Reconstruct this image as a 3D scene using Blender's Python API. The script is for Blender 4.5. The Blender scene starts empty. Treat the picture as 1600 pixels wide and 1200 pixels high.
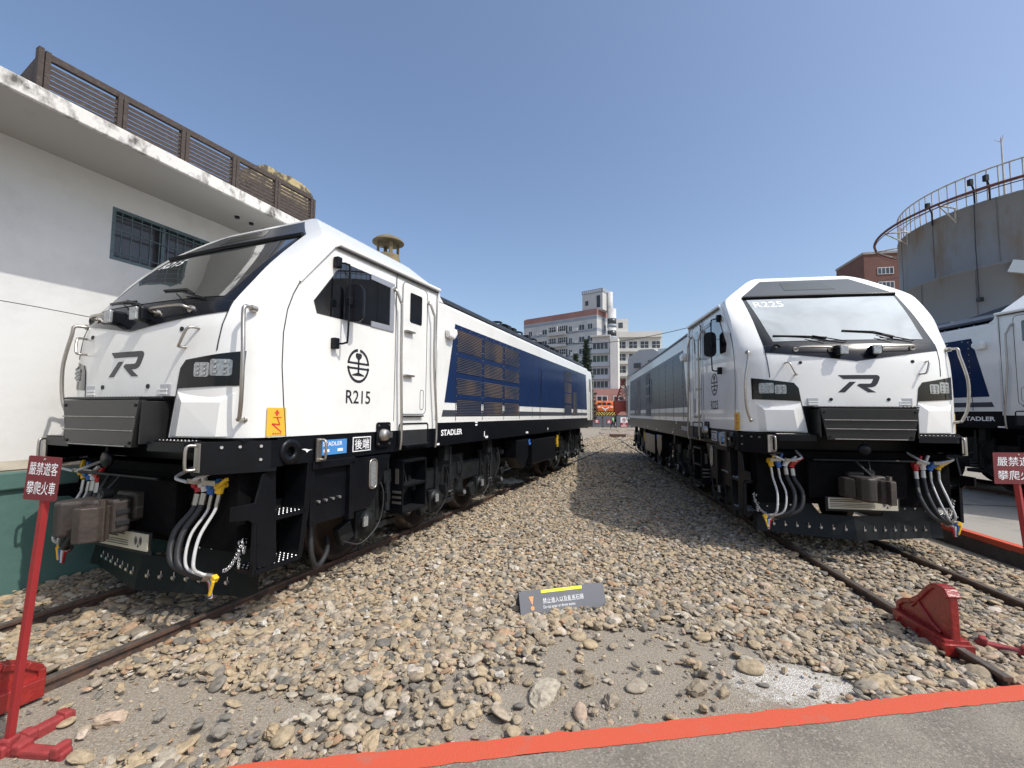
import bpy, bmesh, math, random
import numpy as np
from mathutils import Vector, Matrix
from mathutils.geometry import tessellate_polygon
random.seed(7)
RNG = np.random.RandomState(11)
SC = bpy.context.scene
COL = SC.collection
R_ = math.radians

# ---------------------------------------------------------------- camera
cd = bpy.data.cameras.new('camera')
cd.sensor_width = 36.0
cd.lens = 684.67 / 1600 * 36
cd.clip_start = 0.05
cd.clip_end = 3000
cam = bpy.data.objects.new('camera', cd)
COL.objects.link(cam)
cam.matrix_world = Matrix.Translation((0, 0, 2.012)) @ Matrix.Rotation(R_(90) + 0.0671, 4, 'X') @ Matrix.Rotation(0.00721, 4, 'Z')
SC.camera = cam

# ---------------------------------------------------------------- sun, sky
SUN_AZ, SUN_EL = R_(124.0), R_(53.5)          # azimuth clockwise from +Y
sdir = Vector((math.sin(SUN_AZ) * math.cos(SUN_EL), math.cos(SUN_AZ) * math.cos(SUN_EL), math.sin(SUN_EL)))
sl = bpy.data.lights.new('sun', 'SUN')
sl.energy = 2.8
sl.angle = R_(0.53)
sl.color = (1.0, 0.95, 0.87)
so = bpy.data.objects.new('sun', sl)
so.rotation_euler = sdir.to_track_quat('Z', 'Y').to_euler()
COL.objects.link(so)
W = bpy.data.worlds.new('World')
SC.world = W
W.use_nodes = True
nt = W.node_tree
bg = nt.nodes['Background']
sky = nt.nodes.new('ShaderNodeTexSky')
sky.sky_type = 'NISHITA'
sky.sun_disc = False
sky.sun_elevation = SUN_EL
sky.sun_rotation = SUN_AZ
sky.air_density = 1.0
sky.dust_density = 2.6
sky.ozone_density = 2.2
bg.inputs['Strength'].default_value = 0.15
# bright cloud patch added high on the right, outside the frame: it shows only as the reflection in the glass
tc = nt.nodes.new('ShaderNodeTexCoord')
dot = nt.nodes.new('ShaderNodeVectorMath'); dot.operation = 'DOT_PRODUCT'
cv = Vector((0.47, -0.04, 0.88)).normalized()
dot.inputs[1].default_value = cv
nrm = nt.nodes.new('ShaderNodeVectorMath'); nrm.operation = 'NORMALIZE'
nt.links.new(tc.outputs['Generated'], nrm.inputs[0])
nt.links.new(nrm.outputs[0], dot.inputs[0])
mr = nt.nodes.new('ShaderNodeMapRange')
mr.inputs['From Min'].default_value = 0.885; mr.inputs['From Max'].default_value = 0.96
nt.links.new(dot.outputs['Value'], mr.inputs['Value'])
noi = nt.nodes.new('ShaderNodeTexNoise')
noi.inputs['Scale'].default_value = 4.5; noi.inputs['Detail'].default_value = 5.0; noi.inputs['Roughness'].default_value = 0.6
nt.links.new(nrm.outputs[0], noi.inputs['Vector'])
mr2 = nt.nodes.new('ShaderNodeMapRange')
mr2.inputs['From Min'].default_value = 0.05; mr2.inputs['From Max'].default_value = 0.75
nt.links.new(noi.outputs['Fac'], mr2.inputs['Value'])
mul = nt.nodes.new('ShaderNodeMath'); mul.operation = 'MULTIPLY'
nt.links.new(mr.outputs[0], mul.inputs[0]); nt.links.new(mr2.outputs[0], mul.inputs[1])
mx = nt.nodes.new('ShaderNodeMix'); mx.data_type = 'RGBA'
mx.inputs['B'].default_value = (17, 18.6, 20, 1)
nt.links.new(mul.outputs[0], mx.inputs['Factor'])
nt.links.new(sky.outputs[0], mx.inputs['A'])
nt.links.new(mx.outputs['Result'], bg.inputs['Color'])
SC.view_settings.view_transform = 'Standard'
SC.view_settings.look = 'None'
SC.view_settings.exposure = 0.34
SC.view_settings.gamma = 1.0
SC.cycles.max_bounces = 8
SC.cycles.use_denoising = True

# ---------------------------------------------------------------- materials
def mat(name, col, rough=0.6, metal=0.0, var=0.0, scale=5.0, bump=0.0, bscale=None, coat=0.0, spec=0.5, col2=None, c2lo=0.5, c2hi=0.7, coatr=0.03, ior=None, stretch=None):
    m = bpy.data.materials.new(name)
    m.use_nodes = True
    t = m.node_tree
    b = t.nodes['Principled BSDF']
    b.inputs['Roughness'].default_value = rough
    b.inputs['Metallic'].default_value = metal
    b.inputs['Specular IOR Level'].default_value = spec
    if ior: b.inputs['IOR'].default_value = ior
    b.inputs['Coat Weight'].default_value = coat
    b.inputs['Coat Roughness'].default_value = coatr
    c = (*col, 1)
    b.inputs['Base Color'].default_value = c
    tcn = t.nodes.new('ShaderNodeTexCoord')
    vec = tcn.outputs['Object']
    if stretch:
        mp = t.nodes.new('ShaderNodeMapping'); mp.inputs['Scale'].default_value = stretch
        t.links.new(vec, mp.inputs['Vector']); vec = mp.outputs[0]
    if var or col2:
        n = t.nodes.new('ShaderNodeTexNoise'); n.inputs['Scale'].default_value = scale; n.inputs['Detail'].default_value = 8
        n.inputs['Roughness'].default_value = 0.65
        t.links.new(vec, n.inputs['Vector'])
        r = t.nodes.new('ShaderNodeMapRange')
        r.inputs['From Min'].default_value = c2lo if col2 else 0.3
        r.inputs['From Max'].default_value = c2hi if col2 else 0.7
        t.links.new(n.outputs['Fac'], r.inputs['Value'])
        x = t.nodes.new('ShaderNodeMix'); x.data_type = 'RGBA'
        if col2:
            x.inputs['A'].default_value = c; x.inputs['B'].default_value = (*col2, 1)
        else:
            x.inputs['A'].default_value = (*[v * (1 - var) for v in col], 1)
            x.inputs['B'].default_value = (*[min(1, v * (1 + var)) for v in col], 1)
        t.links.new(r.outputs[0], x.inputs['Factor'])
        t.links.new(x.outputs['Result'], b.inputs['Base Color'])
    if bump:
        n2 = t.nodes.new('ShaderNodeTexNoise'); n2.inputs['Scale'].default_value = bscale or scale * 4; n2.inputs['Detail'].default_value = 5
        t.links.new(vec, n2.inputs['Vector'])
        bp = t.nodes.new('ShaderNodeBump'); bp.inputs['Strength'].default_value = bump; bp.inputs['Distance'].default_value = 0.02
        t.links.new(n2.outputs['Fac'], bp.inputs['Height'])
        t.links.new(bp.outputs[0], b.inputs['Normal'])
    return m

WHITE = mat('white_paint', (0.78, 0.775, 0.74), 0.28, scale=1.6, coat=0.5, coatr=0.02, col2=(.70, .69, .655), c2lo=.48, c2hi=.75, bump=.012, bscale=2.2)
NAVY = mat('navy_paint', (0.012, 0.026, 0.075), 0.20, var=0.1, scale=1.5, coat=.02, coatr=0.02, spec=.07, bump=.012, bscale=1.5)
STRIPE = mat('charcoal_paint', (0.05, 0.055, 0.065), 0.3, coat=0.4)
BLACK = mat('black_paint', (0.005, 0.0055, 0.0075), 0.38, var=0.3, scale=6, coat=0.05, coatr=0.12, spec=.18)
DARK = mat('dark_metal', (0.004, 0.004, 0.0045), 0.85, var=0.45, scale=9, bump=0.1, spec=.1)
GREYD = mat('grey_machine', (0.013, 0.014, 0.015), 0.5, var=0.5, scale=12, bump=0.1, spec=.25)
PLOUGH = mat('plough_paint', (0.006, 0.008, 0.009), 0.5, var=0.3, scale=7, coat=0.08, coatr=0.2, spec=.2)
STEEL = mat('brushed_steel', (0.42, 0.39, 0.35), 0.35, metal=0.9, var=0.1, scale=20)
BOLT = mat('bright_bolt', (0.75, 0.75, 0.75), 0.3, metal=0.9)
ROOFD = mat('roof_paint', (0.045, 0.055, 0.075), 0.4, var=0.2, scale=4)
RUSTY = mat('cast_coupler', (0.036, 0.028, 0.024), 0.55, var=0.3, scale=8, bump=0.25, col2=(0.035, 0.03, 0.028), c2lo=0.45, c2hi=0.65)
RUBBER = mat('rubber', (0.02, 0.02, 0.022), 0.55, var=0.2)
GLASSD = mat('tinted_glass', (0.006, 0.007, 0.009), 0.02, spec=0.6, coat=1.0, coatr=0.0, ior=1.6)
BANDM = mat('band_paint', (0.008, 0.009, 0.013), 0.2, coat=.15, coatr=0.03, spec=.3)
SURR = mat('glass_surround', (0.008, 0.009, 0.012), 0.18, spec=.3)
VISOR = mat('visor_panel', (0.045, 0.048, 0.055), 0.3, spec=.3)
LENS = mat('lamp_lens', (0.36, 0.37, 0.37), 0.2, metal=0.5, var=0.4, scale=40)
SILVER = mat('silver_frame', (0.42, 0.43, 0.46), 0.35, metal=0.5)
YELLOW = mat('yellow_sticker', (0.72, 0.44, 0.04), 0.5)
YELT = mat('yellow_tap', (0.75, 0.45, 0.02), 0.4, var=0.15)
REDT = mat('red_tap', (0.45, 0.015, 0.02), 0.4, var=0.15)
BLUET = mat('blue_tap', (0.02, 0.11, 0.38), 0.4, var=0.15)
WHT = mat('white_tap', (0.7, 0.7, 0.68), 0.4, var=0.1)
REDM = mat('red_mark', (0.6, 0.05, 0.03), 0.5)
INK = mat('dark_lettering', (0.02, 0.02, 0.025), 0.4)
INKW = mat('white_lettering', (0.82, 0.82, 0.82), 0.5)
PLBLUE = mat('blue_plate', (0.07, 0.24, 0.55), 0.35)
BEIGE = mat('label_board', (0.50, 0.47, 0.37), 0.6, var=0.1)
HOSE = mat('white_hose', (0.50, 0.50, 0.49), 0.35, var=.12, scale=30)
REDP = mat('red_paint', (0.26, 0.02, 0.017), 0.33, var=0.25, scale=14, bump=0.35, bscale=30, coat=0.25, coatr=0.15)
REDS = mat('faded_red_paint', (0.27, 0.035, 0.035), 0.55, var=0.2, scale=10, bump=0.2, bscale=40)
RAIL = mat('rusty_rail', (0.11, 0.062, 0.042), 0.55, var=0.3, scale=14, bump=0.2, col2=(0.05, 0.04, 0.036), c2lo=0.45, c2hi=0.62)
RAILT = mat('rail_head', (0.17, 0.145, 0.125), 0.38, metal=0.5, var=0.25, scale=25)
WOOD = mat('dark_sleeper', (0.07, 0.058, 0.05), 0.85, var=0.35, scale=6, bump=0.6, stretch=(1, 8, 4))
FENCEW = mat('weathered_wood', (0.060, 0.045, 0.038), 0.9, var=0.35, scale=6, bump=0.3, col2=(0.125, 0.105, 0.095), c2lo=0.5, c2hi=0.75, stretch=(8, 1, 8))
CONC = mat('concrete', (0.30, 0.28, 0.255), 0.9, var=0.2, scale=3, bump=0.3, bscale=60)

def nodes(m):
    return m.node_tree, m.node_tree.nodes['Principled BSDF']

SPRG = mat('spring_steel', (.05, .05, .052), .45, var=.2, scale=12)
HLBLACK = mat('lamp_housing', (.004, .004, .005), .12, spec=.4)
def grille_mat():
    m = bpy.data.materials.new('expanded_mesh'); m.use_nodes = True
    t, b = nodes(m)
    tcn = t.nodes.new('ShaderNodeTexCoord')
    w = t.nodes.new('ShaderNodeTexWave'); w.wave_type = 'BANDS'; w.bands_direction = 'Z'
    w.inputs['Scale'].default_value = 11.0; w.inputs['Distortion'].default_value = 0.0
    t.links.new(tcn.outputs['Object'], w.inputs['Vector'])
    n = t.nodes.new('ShaderNodeTexNoise'); n.inputs['Scale'].default_value = 1.3
    t.links.new(tcn.outputs['Object'], n.inputs['Vector'])
    x = t.nodes.new('ShaderNodeMix'); x.data_type = 'RGBA'
    x.inputs['A'].default_value = (0.008, 0.010, 0.020, 1); x.inputs['B'].default_value = (0.115, 0.070, 0.022, 1)  # warm patches: brown interior and golden reflections painted into the mesh colour
    rn = t.nodes.new('ShaderNodeMapRange'); rn.inputs['From Min'].default_value = .42; rn.inputs['From Max'].default_value = .68
    t.links.new(n.outputs['Fac'], rn.inputs['Value']); t.links.new(rn.outputs[0], x.inputs['Factor'])
    y = t.nodes.new('ShaderNodeMix'); y.data_type = 'RGBA'
    y.inputs['B'].default_value = (0.028, 0.034, 0.065, 1)
    r = t.nodes.new('ShaderNodeMapRange'); r.inputs['From Min'].default_value = 0.55; r.inputs['From Max'].default_value = 0.8
    t.links.new(w.outputs['Fac'], r.inputs['Value'])
    t.links.new(r.outputs[0], y.inputs['Factor']); t.links.new(x.outputs['Result'], y.inputs['A'])
    t.links.new(y.outputs['Result'], b.inputs['Base Color'])
    b.inputs['Roughness'].default_value = 0.45
    bp = t.nodes.new('ShaderNodeBump'); bp.inputs['Strength'].default_value = 0.8; bp.inputs['Distance'].default_value = 0.02
    t.links.new(w.outputs['Fac'], bp.inputs['Height']); t.links.new(bp.outputs[0], b.inputs['Normal'])
    return m
GRILLE = grille_mat()

def screen_mat():
    # heat-reflecting laminated windscreen: a strong mirror over a dim interior
    m = bpy.data.materials.new('coated_windscreen'); m.use_nodes = True
    t, b = nodes(m)
    b.inputs['Base Color'].default_value = (0.05, 0.055, 0.055, 1)
    b.inputs['Roughness'].default_value = 0.015
    b.inputs['IOR'].default_value = 2.3
    b.inputs['Coat Weight'].default_value = 1.0
    b.inputs['Coat Roughness'].default_value = 0.0
    return m
SCREEN = screen_mat()

# ---------------------------------------------------------------- mesh builder
def rotm(rx=0, ry=0, rz=0):
    return Matrix.Rotation(rz, 4, 'Z') @ Matrix.Rotation(ry, 4, 'Y') @ Matrix.Rotation(rx, 4, 'X')

class MB:
    def __init__(s):
        s.v = []; s.f = []; s.sm = []; s.mi = []
        s.mat = 0
    def add(s, vs, fs, smooth=False):
        o = len(s.v)
        s.v += [tuple(p) for p in vs]
        for f in fs:
            s.f.append([i + o for i in f]); s.sm.append(smooth); s.mi.append(s.mat)
        return s
    def box(s, x0, x1, y0, y1, z0, z1, M=None):
        vs = [Vector((x, y, z)) for x in (x0, x1) for y in (y0, y1) for z in (z0, z1)]
        if M: vs = [M @ p for p in vs]
        return s.add(vs, [(0, 1, 3, 2), (4, 6, 7, 5), (0, 4, 5, 1), (2, 3, 7, 6), (0, 2, 6, 4), (1, 5, 7, 3)])
    def bc(s, c, d, M=None):
        T = Matrix.Translation(c)
        if M: T = T @ M
        return s.box(-d[0] / 2, d[0] / 2, -d[1] / 2, d[1] / 2, -d[2] / 2, d[2] / 2, T)
    def cyl(s, p0, p1, r0, r1=None, n=12, caps=True, smooth=True):
        r1 = r0 if r1 is None else r1
        p0 = Vector(p0); p1 = Vector(p1)
        q = (p1 - p0).to_track_quat('Z', 'Y')
        vs = []
        for p, r in ((p0, r0), (p1, r1)):
            for i in range(n):
                a = 2 * math.pi * i / n
                vs.append(p + q @ Vector((r * math.cos(a), r * math.sin(a), 0)))
        fs = [(i, (i + 1) % n, n + (i + 1) % n, n + i) for i in range(n)]
        s.add(vs, fs, smooth)
        if caps:
            s.add(vs[:n], [tuple(range(n))[::-1]]); s.add(vs[n:], [tuple(range(n))])
        return s
    def tube(s, pts, r, n=8, closed=False):
        pts = [Vector(p) for p in pts]
        m = len(pts); vs = []
        rr = r if hasattr(r, '__len__') else [r] * m
        up = None
        for i, p in enumerate(pts):
            if closed: d = pts[(i + 1) % m] - pts[i - 1]
            else: d = pts[min(i + 1, m - 1)] - pts[max(i - 1, 0)]
            d.normalize()
            if up is None:
                up = Vector((0, 0, 1)) if abs(d.z) < 0.9 else Vector((1, 0, 0))
            a = d.cross(up).normalized(); up = a.cross(d).normalized()
            for k in range(n):
                t = 2 * math.pi * k / n
                vs.append(p + a * (rr[i] * math.cos(t)) + up * (rr[i] * math.sin(t)))
        fs = []
        for i in range(m if closed else m - 1):
            j = (i + 1) % m
            for k in range(n):
                l = (k + 1) % n
                fs.append((i * n + k, j * n + k, j * n + l, i * n + l))
        s.add(vs, fs, True)
        if not closed:
            s.add(vs[:n], [tuple(range(n))]); s.add(vs[-n:], [tuple(range(n))[::-1]])
        return s
    def prism(s, poly, fa, fb, smooth=False):
        # poly: 2D list; fa/fb map (u,v)->3D for both ends
        n = len(poly)
        vs = [fa(*p) for p in poly] + [fb(*p) for p in poly]
        s.add(vs, [tuple(range(n))[::-1], tuple(range(n, 2 * n))] + [(i, (i + 1) % n, n + (i + 1) % n, n + i) for i in range(n)], smooth)
        return s
    def prx(s, poly, x0, x1):   # (y,z) polygon along x
        return s.prism(poly, lambda a, b: (x0, a, b), lambda a, b: (x1, a, b))
    def pry(s, poly, y0, y1):   # (x,z) polygon along y
        return s.prism(poly, lambda a, b: (a, y0, b), lambda a, b: (a, y1, b))
    def prz(s, poly, z0, z1):
        return s.prism(poly, lambda a, b: (a, b, z0), lambda a, b: (a, b, z1))
    def lathe(s, prof, n=24, c=(0, 0, 0), axis='Z'):
        vs = []; m = len(prof)
        for (r, h) in prof:
            for k in range(n):
                t = 2 * math.pi * k / n
                a, b = r * math.cos(t), r * math.sin(t)
                vs.append(Vector(c) + (Vector((a, b, h)) if axis == 'Z' else Vector((h, a, b)) if axis == 'X' else Vector((a, h, b))))
        s.add(vs, [(i * n + k, i * n + (k + 1) % n, (i + 1) * n + (k + 1) % n, (i + 1) * n + k) for i in range(m - 1) for k in range(n)], True)
        return s
    def build(s, name, m, parent=None, bevel=0, seg=2, sharp=None):
        me = bpy.data.meshes.new(name)
        me.from_pydata(s.v, [], s.f)
        bm = bmesh.new(); bm.from_mesh(me)
        bmesh.ops.recalc_face_normals(bm, faces=bm.faces)
        bm.to_mesh(me); bm.free()
        me.polygons.foreach_set('use_smooth', s.sm)
        ms = m if isinstance(m, (list, tuple)) else [m]
        for q in ms: me.materials.append(q)
        if len(ms) > 1: me.polygons.foreach_set('material_index', s.mi)
        o = bpy.data.objects.new(name, me)
        COL.objects.link(o)
        if parent: o.parent = parent
        if bevel:
            b = o.modifiers.new('bevel', 'BEVEL'); b.width = bevel; b.segments = seg; b.limit_method = 'ANGLE'; b.angle_limit = R_(35)
            b.harden_normals = False
        return o

def tag(o, label=None, cat=None, group=None, kind=None):
    if label: o['label'] = label
    if cat: o['category'] = cat
    if group: o['group'] = group
    if kind: o['kind'] = kind
    return o
def root(name, loc, rz=0, label=None, cat=None, group=None):
    o = bpy.data.objects.new(name, None)
    o.location = loc; o.rotation_euler = (0, 0, rz); o.empty_display_size = 0.2
    COL.objects.link(o)
    return tag(o, label, cat, group)

def smooth_by_angle(me, ang):
    bm = bmesh.new(); bm.from_mesh(me)
    for f in bm.faces: f.smooth = True
    for e in bm.edges:
        if len(e.link_faces) == 2: e.smooth = e.calc_face_angle(0) < ang
        else: e.smooth = False
    bm.to_mesh(me); bm.free()

TXT = {}
def text_mesh(txt, bold=0.0):
    k = (txt, bold)
    if k in TXT: return TXT[k]
    c = bpy.data.curves.new('lettering', 'FONT'); c.body = txt; c.offset = bold; c.resolution_u = 3
    o = bpy.data.objects.new('lettering', c); COL.objects.link(o)
    dg = bpy.context.evaluated_depsgraph_get()
    me = bpy.data.meshes.new_from_object(o.evaluated_get(dg))
    bpy.data.objects.remove(o)
    vs = np.array([v.co[:2] for v in me.vertices]); fs = [list(p.vertices) for p in me.polygons]
    mn = vs.min(0); mxx = vs.max(0)
    vs = vs - (mn + mxx) / 2
    TXT[k] = (vs, fs, mxx - mn)
    return TXT[k]
def add_text(mb, txt, h, fn, w=None, bold=0.0):
    # fn maps (u,v) centred coordinates to 3D; h height, w total width
    vs, fs, sz = text_mesh(txt, bold)
    sy = h / sz[1]; sx = (w / sz[0]) if w else sy
    mb.add([fn(a * sx, b * sy) for a, b in vs], fs)

def absorb(base, *others):
    """fold surface details (bolts, joints, lettering strokes) into the part they belong to"""
    me = base.data
    for o in others:
        off = {}
        for i, m in enumerate(o.data.materials):
            if m.name not in [q.name for q in me.materials]: me.materials.append(m)
            off[i] = [q.name for q in me.materials].index(m.name)
        bm = bmesh.new(); bm.from_mesh(me); n0 = len(bm.faces)
        T = o.matrix_basis
        m2 = o.data.copy(); m2.transform(T)
        bm.from_mesh(m2); bm.faces.ensure_lookup_table()
        for f in bm.faces[n0:]: f.material_index = off.get(f.material_index, 0)
        bm.to_mesh(me); bm.free()
        for ch in list(o.children): ch.parent = base
        bpy.data.meshes.remove(m2); bpy.data.objects.remove(o)

# ---------------------------------------------------------------- locomotive
WZ = 1.43
def lerp_tab(tab, x):
    if x <= tab[0][0]: return tab[0][1]
    for (a, b), (c, d) in zip(tab, tab[1:]):
        if x <= c: return b + (d - b) * (x - a) / (c - a)
    return tab[-1][1]
def curve_tab(tab, x):
    # monotone cubic through the table
    n = len(tab)
    if x <= tab[0][0]: return tab[0][1]
    if x >= tab[-1][0]: return tab[-1][1]
    sl = [(tab[i + 1][1] - tab[i][1]) / (tab[i + 1][0] - tab[i][0]) for i in range(n - 1)]
    def m(i):
        if i == 0: return sl[0]
        if i == n - 1: return sl[-1]
        if sl[i - 1] * sl[i] <= 0: return 0
        return 2 * sl[i - 1] * sl[i] / (sl[i - 1] + sl[i])
    for i in range(n - 1):
        if x <= tab[i + 1][0]:
            h = tab[i + 1][0] - tab[i][0]; t = (x - tab[i][0]) / h
            return (tab[i][1] * (2 * t ** 3 - 3 * t * t + 1) + m(i) * h * (t ** 3 - 2 * t * t + t) + tab[i + 1][1] * (3 * t * t - 2 * t ** 3) + m(i + 1) * h * (t ** 3 - t * t))
BASE = [(1.5, .03), (2.15, .03), (2.5, .035), (2.766, .055), (2.9, .09), (3.0, .14), (3.1, .22), (3.3, .40), (3.6, .67), (3.97, 1.03), (4.33, 1.42), (4.42, 1.53), (4.5, 1.6)]
BOW = [(0, 0), (.4, .012), (.75, .045), (1.0, .10), (1.12, .14), (1.3, .25), (1.38, .33), (1.43, .42)]
KZ = [(2.9, 1), (3.17, .68), (3.52, .30), (3.97, .14), (4.42, 0.0)]
def F(x, z):
    return curve_tab(BASE, z) + curve_tab(BOW, abs(x)) * curve_tab(KZ, z)
def WD(z):
    return lerp_tab([(3.0, 1.43), (3.80, 1.416), (3.88, 1.405), (3.935, 1.385), (3.985, 1.335), (4.07, 1.235), (4.32, .925), (4.38, .83), (4.40, .78), (4.42, 0.70)], z)

def front_panel(name, polys, m, parent, off=0.004, back=0.02, cell=0.05, mi=None, smooth=True):
    bm = bmesh.new()
    for poly in polys:
        vs = [bm.verts.new((a, 0, b)) for a, b in poly]
        for tri in tessellate_polygon([[Vector((a, b, 0)) for a, b in poly]]):
            try: bm.faces.new([vs[i] for i in tri])
            except ValueError: pass
    bmesh.ops.recalc_face_normals(bm, faces=bm.faces[:])
    xs = [v.co.x for v in bm.verts]; zs = [v.co.z for v in bm.verts]
    cx = set(); k = math.ceil(min(xs) / cell)
    while k * cell < max(xs): cx.add(k * cell); k += 1
    for c in cx:
        g = bm.verts[:] + bm.edges[:] + bm.faces[:]
        bmesh.ops.bisect_plane(bm, geom=g, plane_co=(c, 0, 0), plane_no=(1, 0, 0))
    k = math.ceil(min(zs) / cell)
    while k * cell < max(zs):
        g = bm.verts[:] + bm.edges[:] + bm.faces[:]
        bmesh.ops.bisect_plane(bm, geom=g, plane_co=(0, 0, k * cell), plane_no=(0, 0, 1)); k += 1
    r = bmesh.ops.extrude_face_region(bm, geom=bm.faces[:])
    new = {v for v in r['geom'] if isinstance(v, bmesh.types.BMVert)}
    for v in bm.verts:
        y = F(v.co.x, v.co.z)
        v.co.y = y - off if v in new else y + back
    bmesh.ops.recalc_face_normals(bm, faces=bm.faces)
    me = bpy.data.meshes.new(name); bm.to_mesh(me); bm.free()
    if smooth: smooth_by_angle(me, R_(30))
    me.materials.append(m)
    o = bpy.data.objects.new(name, me); COL.objects.link(o); o.parent = parent
    return o

def fpt(x, z, off=0.0):
    return (x, F(x, z) - off, z)

def cab_shell(name, parent, flip=False, length=3.36, smin=1.0, y_end=15.5, recess=True):
    """white cab: front height field, sides, chamfered roof"""
    zs = [1.775, 1.96, 2.147] + [2.147 + (3.79 - 2.147) * k / 30 for k in range(1, 31)] + [3.84, 3.88, 3.91, 3.935, 3.96, 3.985, 4.02, 4.07, 4.13, 4.2, 4.27, 4.32, 4.35, 4.38, 4.40, 4.42]
    ts = [0, .09, .18, .27, .35, .43, .505, .56, .62, .67, .72, .76, .80, .83, .86, .885, .91, .925, .94, .955, .97, .98, .99, 1.0]
    ts = [-t for t in ts[::-1][:-1]] + ts
    nt_ = len(ts); vs = []; fs = []
    sc = 1.0 if not flip else smin
    def yy(y): return y * sc if not flip else y_end - y * sc
    def zz(z): return z if (not flip or z < 3.6) else 3.6 + (z - 3.6) * .35
    for z in zs:
        for t in ts:
            x = t * WD(z)
            if abs(abs(t) - .505) < 1e-6:
                x = math.copysign(min(.722, .656 + (z - 1.775) * .178) if z <= 2.15 else abs(x), t)
            vs.append((x, yy(F(x, z)), zz(z)))
    for i in range(len(zs) - 1):
        for j in range(nt_ - 1):
            if recess and zs[i + 1] <= 2.148 and abs(ts[j]) <= .506 and abs(ts[j + 1]) <= .506: continue
            fs.append((i * nt_ + j, i * nt_ + j + 1, (i + 1) * nt_ + j + 1, (i + 1) * nt_ + j))
    # sides and chamfer run back
    for sgn, j in ((-1, 0), (1, nt_ - 1)):
        o = len(vs)
        for i, z in enumerate(zs):
            yb = length if z < 3.9 else length - (z - 3.93) * .25
            vs.append((sgn * WD(z), yy(yb), zz(z)))
        for i in range(len(zs) - 1):
            fs.append((i * nt_ + j, (i + 1) * nt_ + j, o + i + 1, o + i))
    oL = len(ts) * len(zs); oR = oL + len(zs)
    top = (len(zs) - 1) * nt_
    fs.append(tuple(top + j for j in range(nt_)) + (oR + len(zs) - 1, oL + len(zs) - 1))
    fs.append(tuple(oL + i for i in range(len(zs))) + tuple(oR + i for i in range(len(zs) - 1, -1, -1)))
    me = bpy.data.meshes.new(name); me.from_pydata(vs, [], fs)
    bm = bmesh.new(); bm.from_mesh(me); bmesh.ops.recalc_face_normals(bm, faces=bm.faces); bm.to_mesh(me); bm.free()
    smooth_by_angle(me, R_(24))
    me.materials.append(WHITE)
    o = bpy.data.objects.new(name, me); COL.objects.link(o); o.parent = parent
    return o

def arc_pts(c, r, a0, a1, n):
    return [(c[0] + r * math.cos(a0 + (a1 - a0) * i / n), c[1] + r * math.sin(a0 + (a1 - a0) * i / n)) for i in range(n + 1)]
def rrect(x0, x1, z0, z1, r, n=4):
    p = []
    for cx, cz, a in ((x1 - r, z1 - r, 0), (x0 + r, z1 - r, 90), (x0 + r, z0 + r, 180), (x1 - r, z0 + r, 270)):
        p += arc_pts((cx, cz), r, R_(a), R_(a + 90), n)
    return p
def bez(pts, n=16):
    """catmull-rom through points"""
    P = [Vector(p) for p in pts]; P = [P[0] * 2 - P[1]] + P + [P[-1] * 2 - P[-2]]
    out = []
    for i in range(1, len(P) - 2):
        for k in range(n):
            t = k / n
            a, b, c, d = P[i - 1], P[i], P[i + 1], P[i + 2]
            out.append(0.5 * ((2 * b) + (c - a) * t + (2 * a - 5 * b + 4 * c - d) * t * t + (3 * b - a - 3 * c + d) * t ** 3))
    out.append(P[-2])
    return out

def bz2(P):
    return [(p.x, p.y) for p in bez([(a, b, 0) for a, b in P], 3)]

def stepplate(mb, x0, x1, y0, y1, z, th=0.035):
    mb.mat = 0
    mb.box(x0, x1, y0, y1, z - th, z)
    mb.mat = 1
    nx = max(2, int((x1 - x0) / 0.045)); ny = max(2, int((y1 - y0) / 0.045))
    for i in range(nx):
        for j in range(ny):
            cx = x0 + (i + .5) * (x1 - x0) / nx; cy = y0 + (j + .5) * (y1 - y0) / ny
            mb.cyl((cx, cy, z - .001), (cx, cy, z + .006), .011, .006, n=6)
    mb.mat = 0

def tap(parent, p, ang, m, mb_name='brake_tap', s=1.0):
    """cock with a lever: body cylinder, elbow, lever"""
    b = MB(); T = Matrix.Translation(p) @ rotm(0, ang, 0)
    def q(a): return T @ (Vector(a) * s)
    b.cyl(q((0, 0, -.03)), q((0, 0, .05)), .03 * s, n=10)
    b.cyl(q((0, -.04, .03)), q((0, .06, .03)), .026 * s, n=10)
    b.cyl(q((0, 0, .04)), q((0, 0, .07)), .02 * s, .024 * s, n=8)
    b.box(-.012 * s, .012 * s, -.012 * s, .012 * s, 0, .10 * s, T @ Matrix.Translation(Vector((.02, -.03, .04)) * s) @ rotm(0, R_(38), 0))
    return b.build(mb_name, m, parent, bevel=.004)

LOGO_A = [(712, 716), (895, 716), (906, 719), (911, 728), (909, 738), (898, 763), (888, 775), (872, 781), (848, 783), (889, 808), (851, 808), (799, 771), (811, 762), (862, 762), (870, 758), (880, 737), (736, 737)]
LOGO_B = [(765, 752), (795, 752), (741, 808), (708, 808)]

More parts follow.
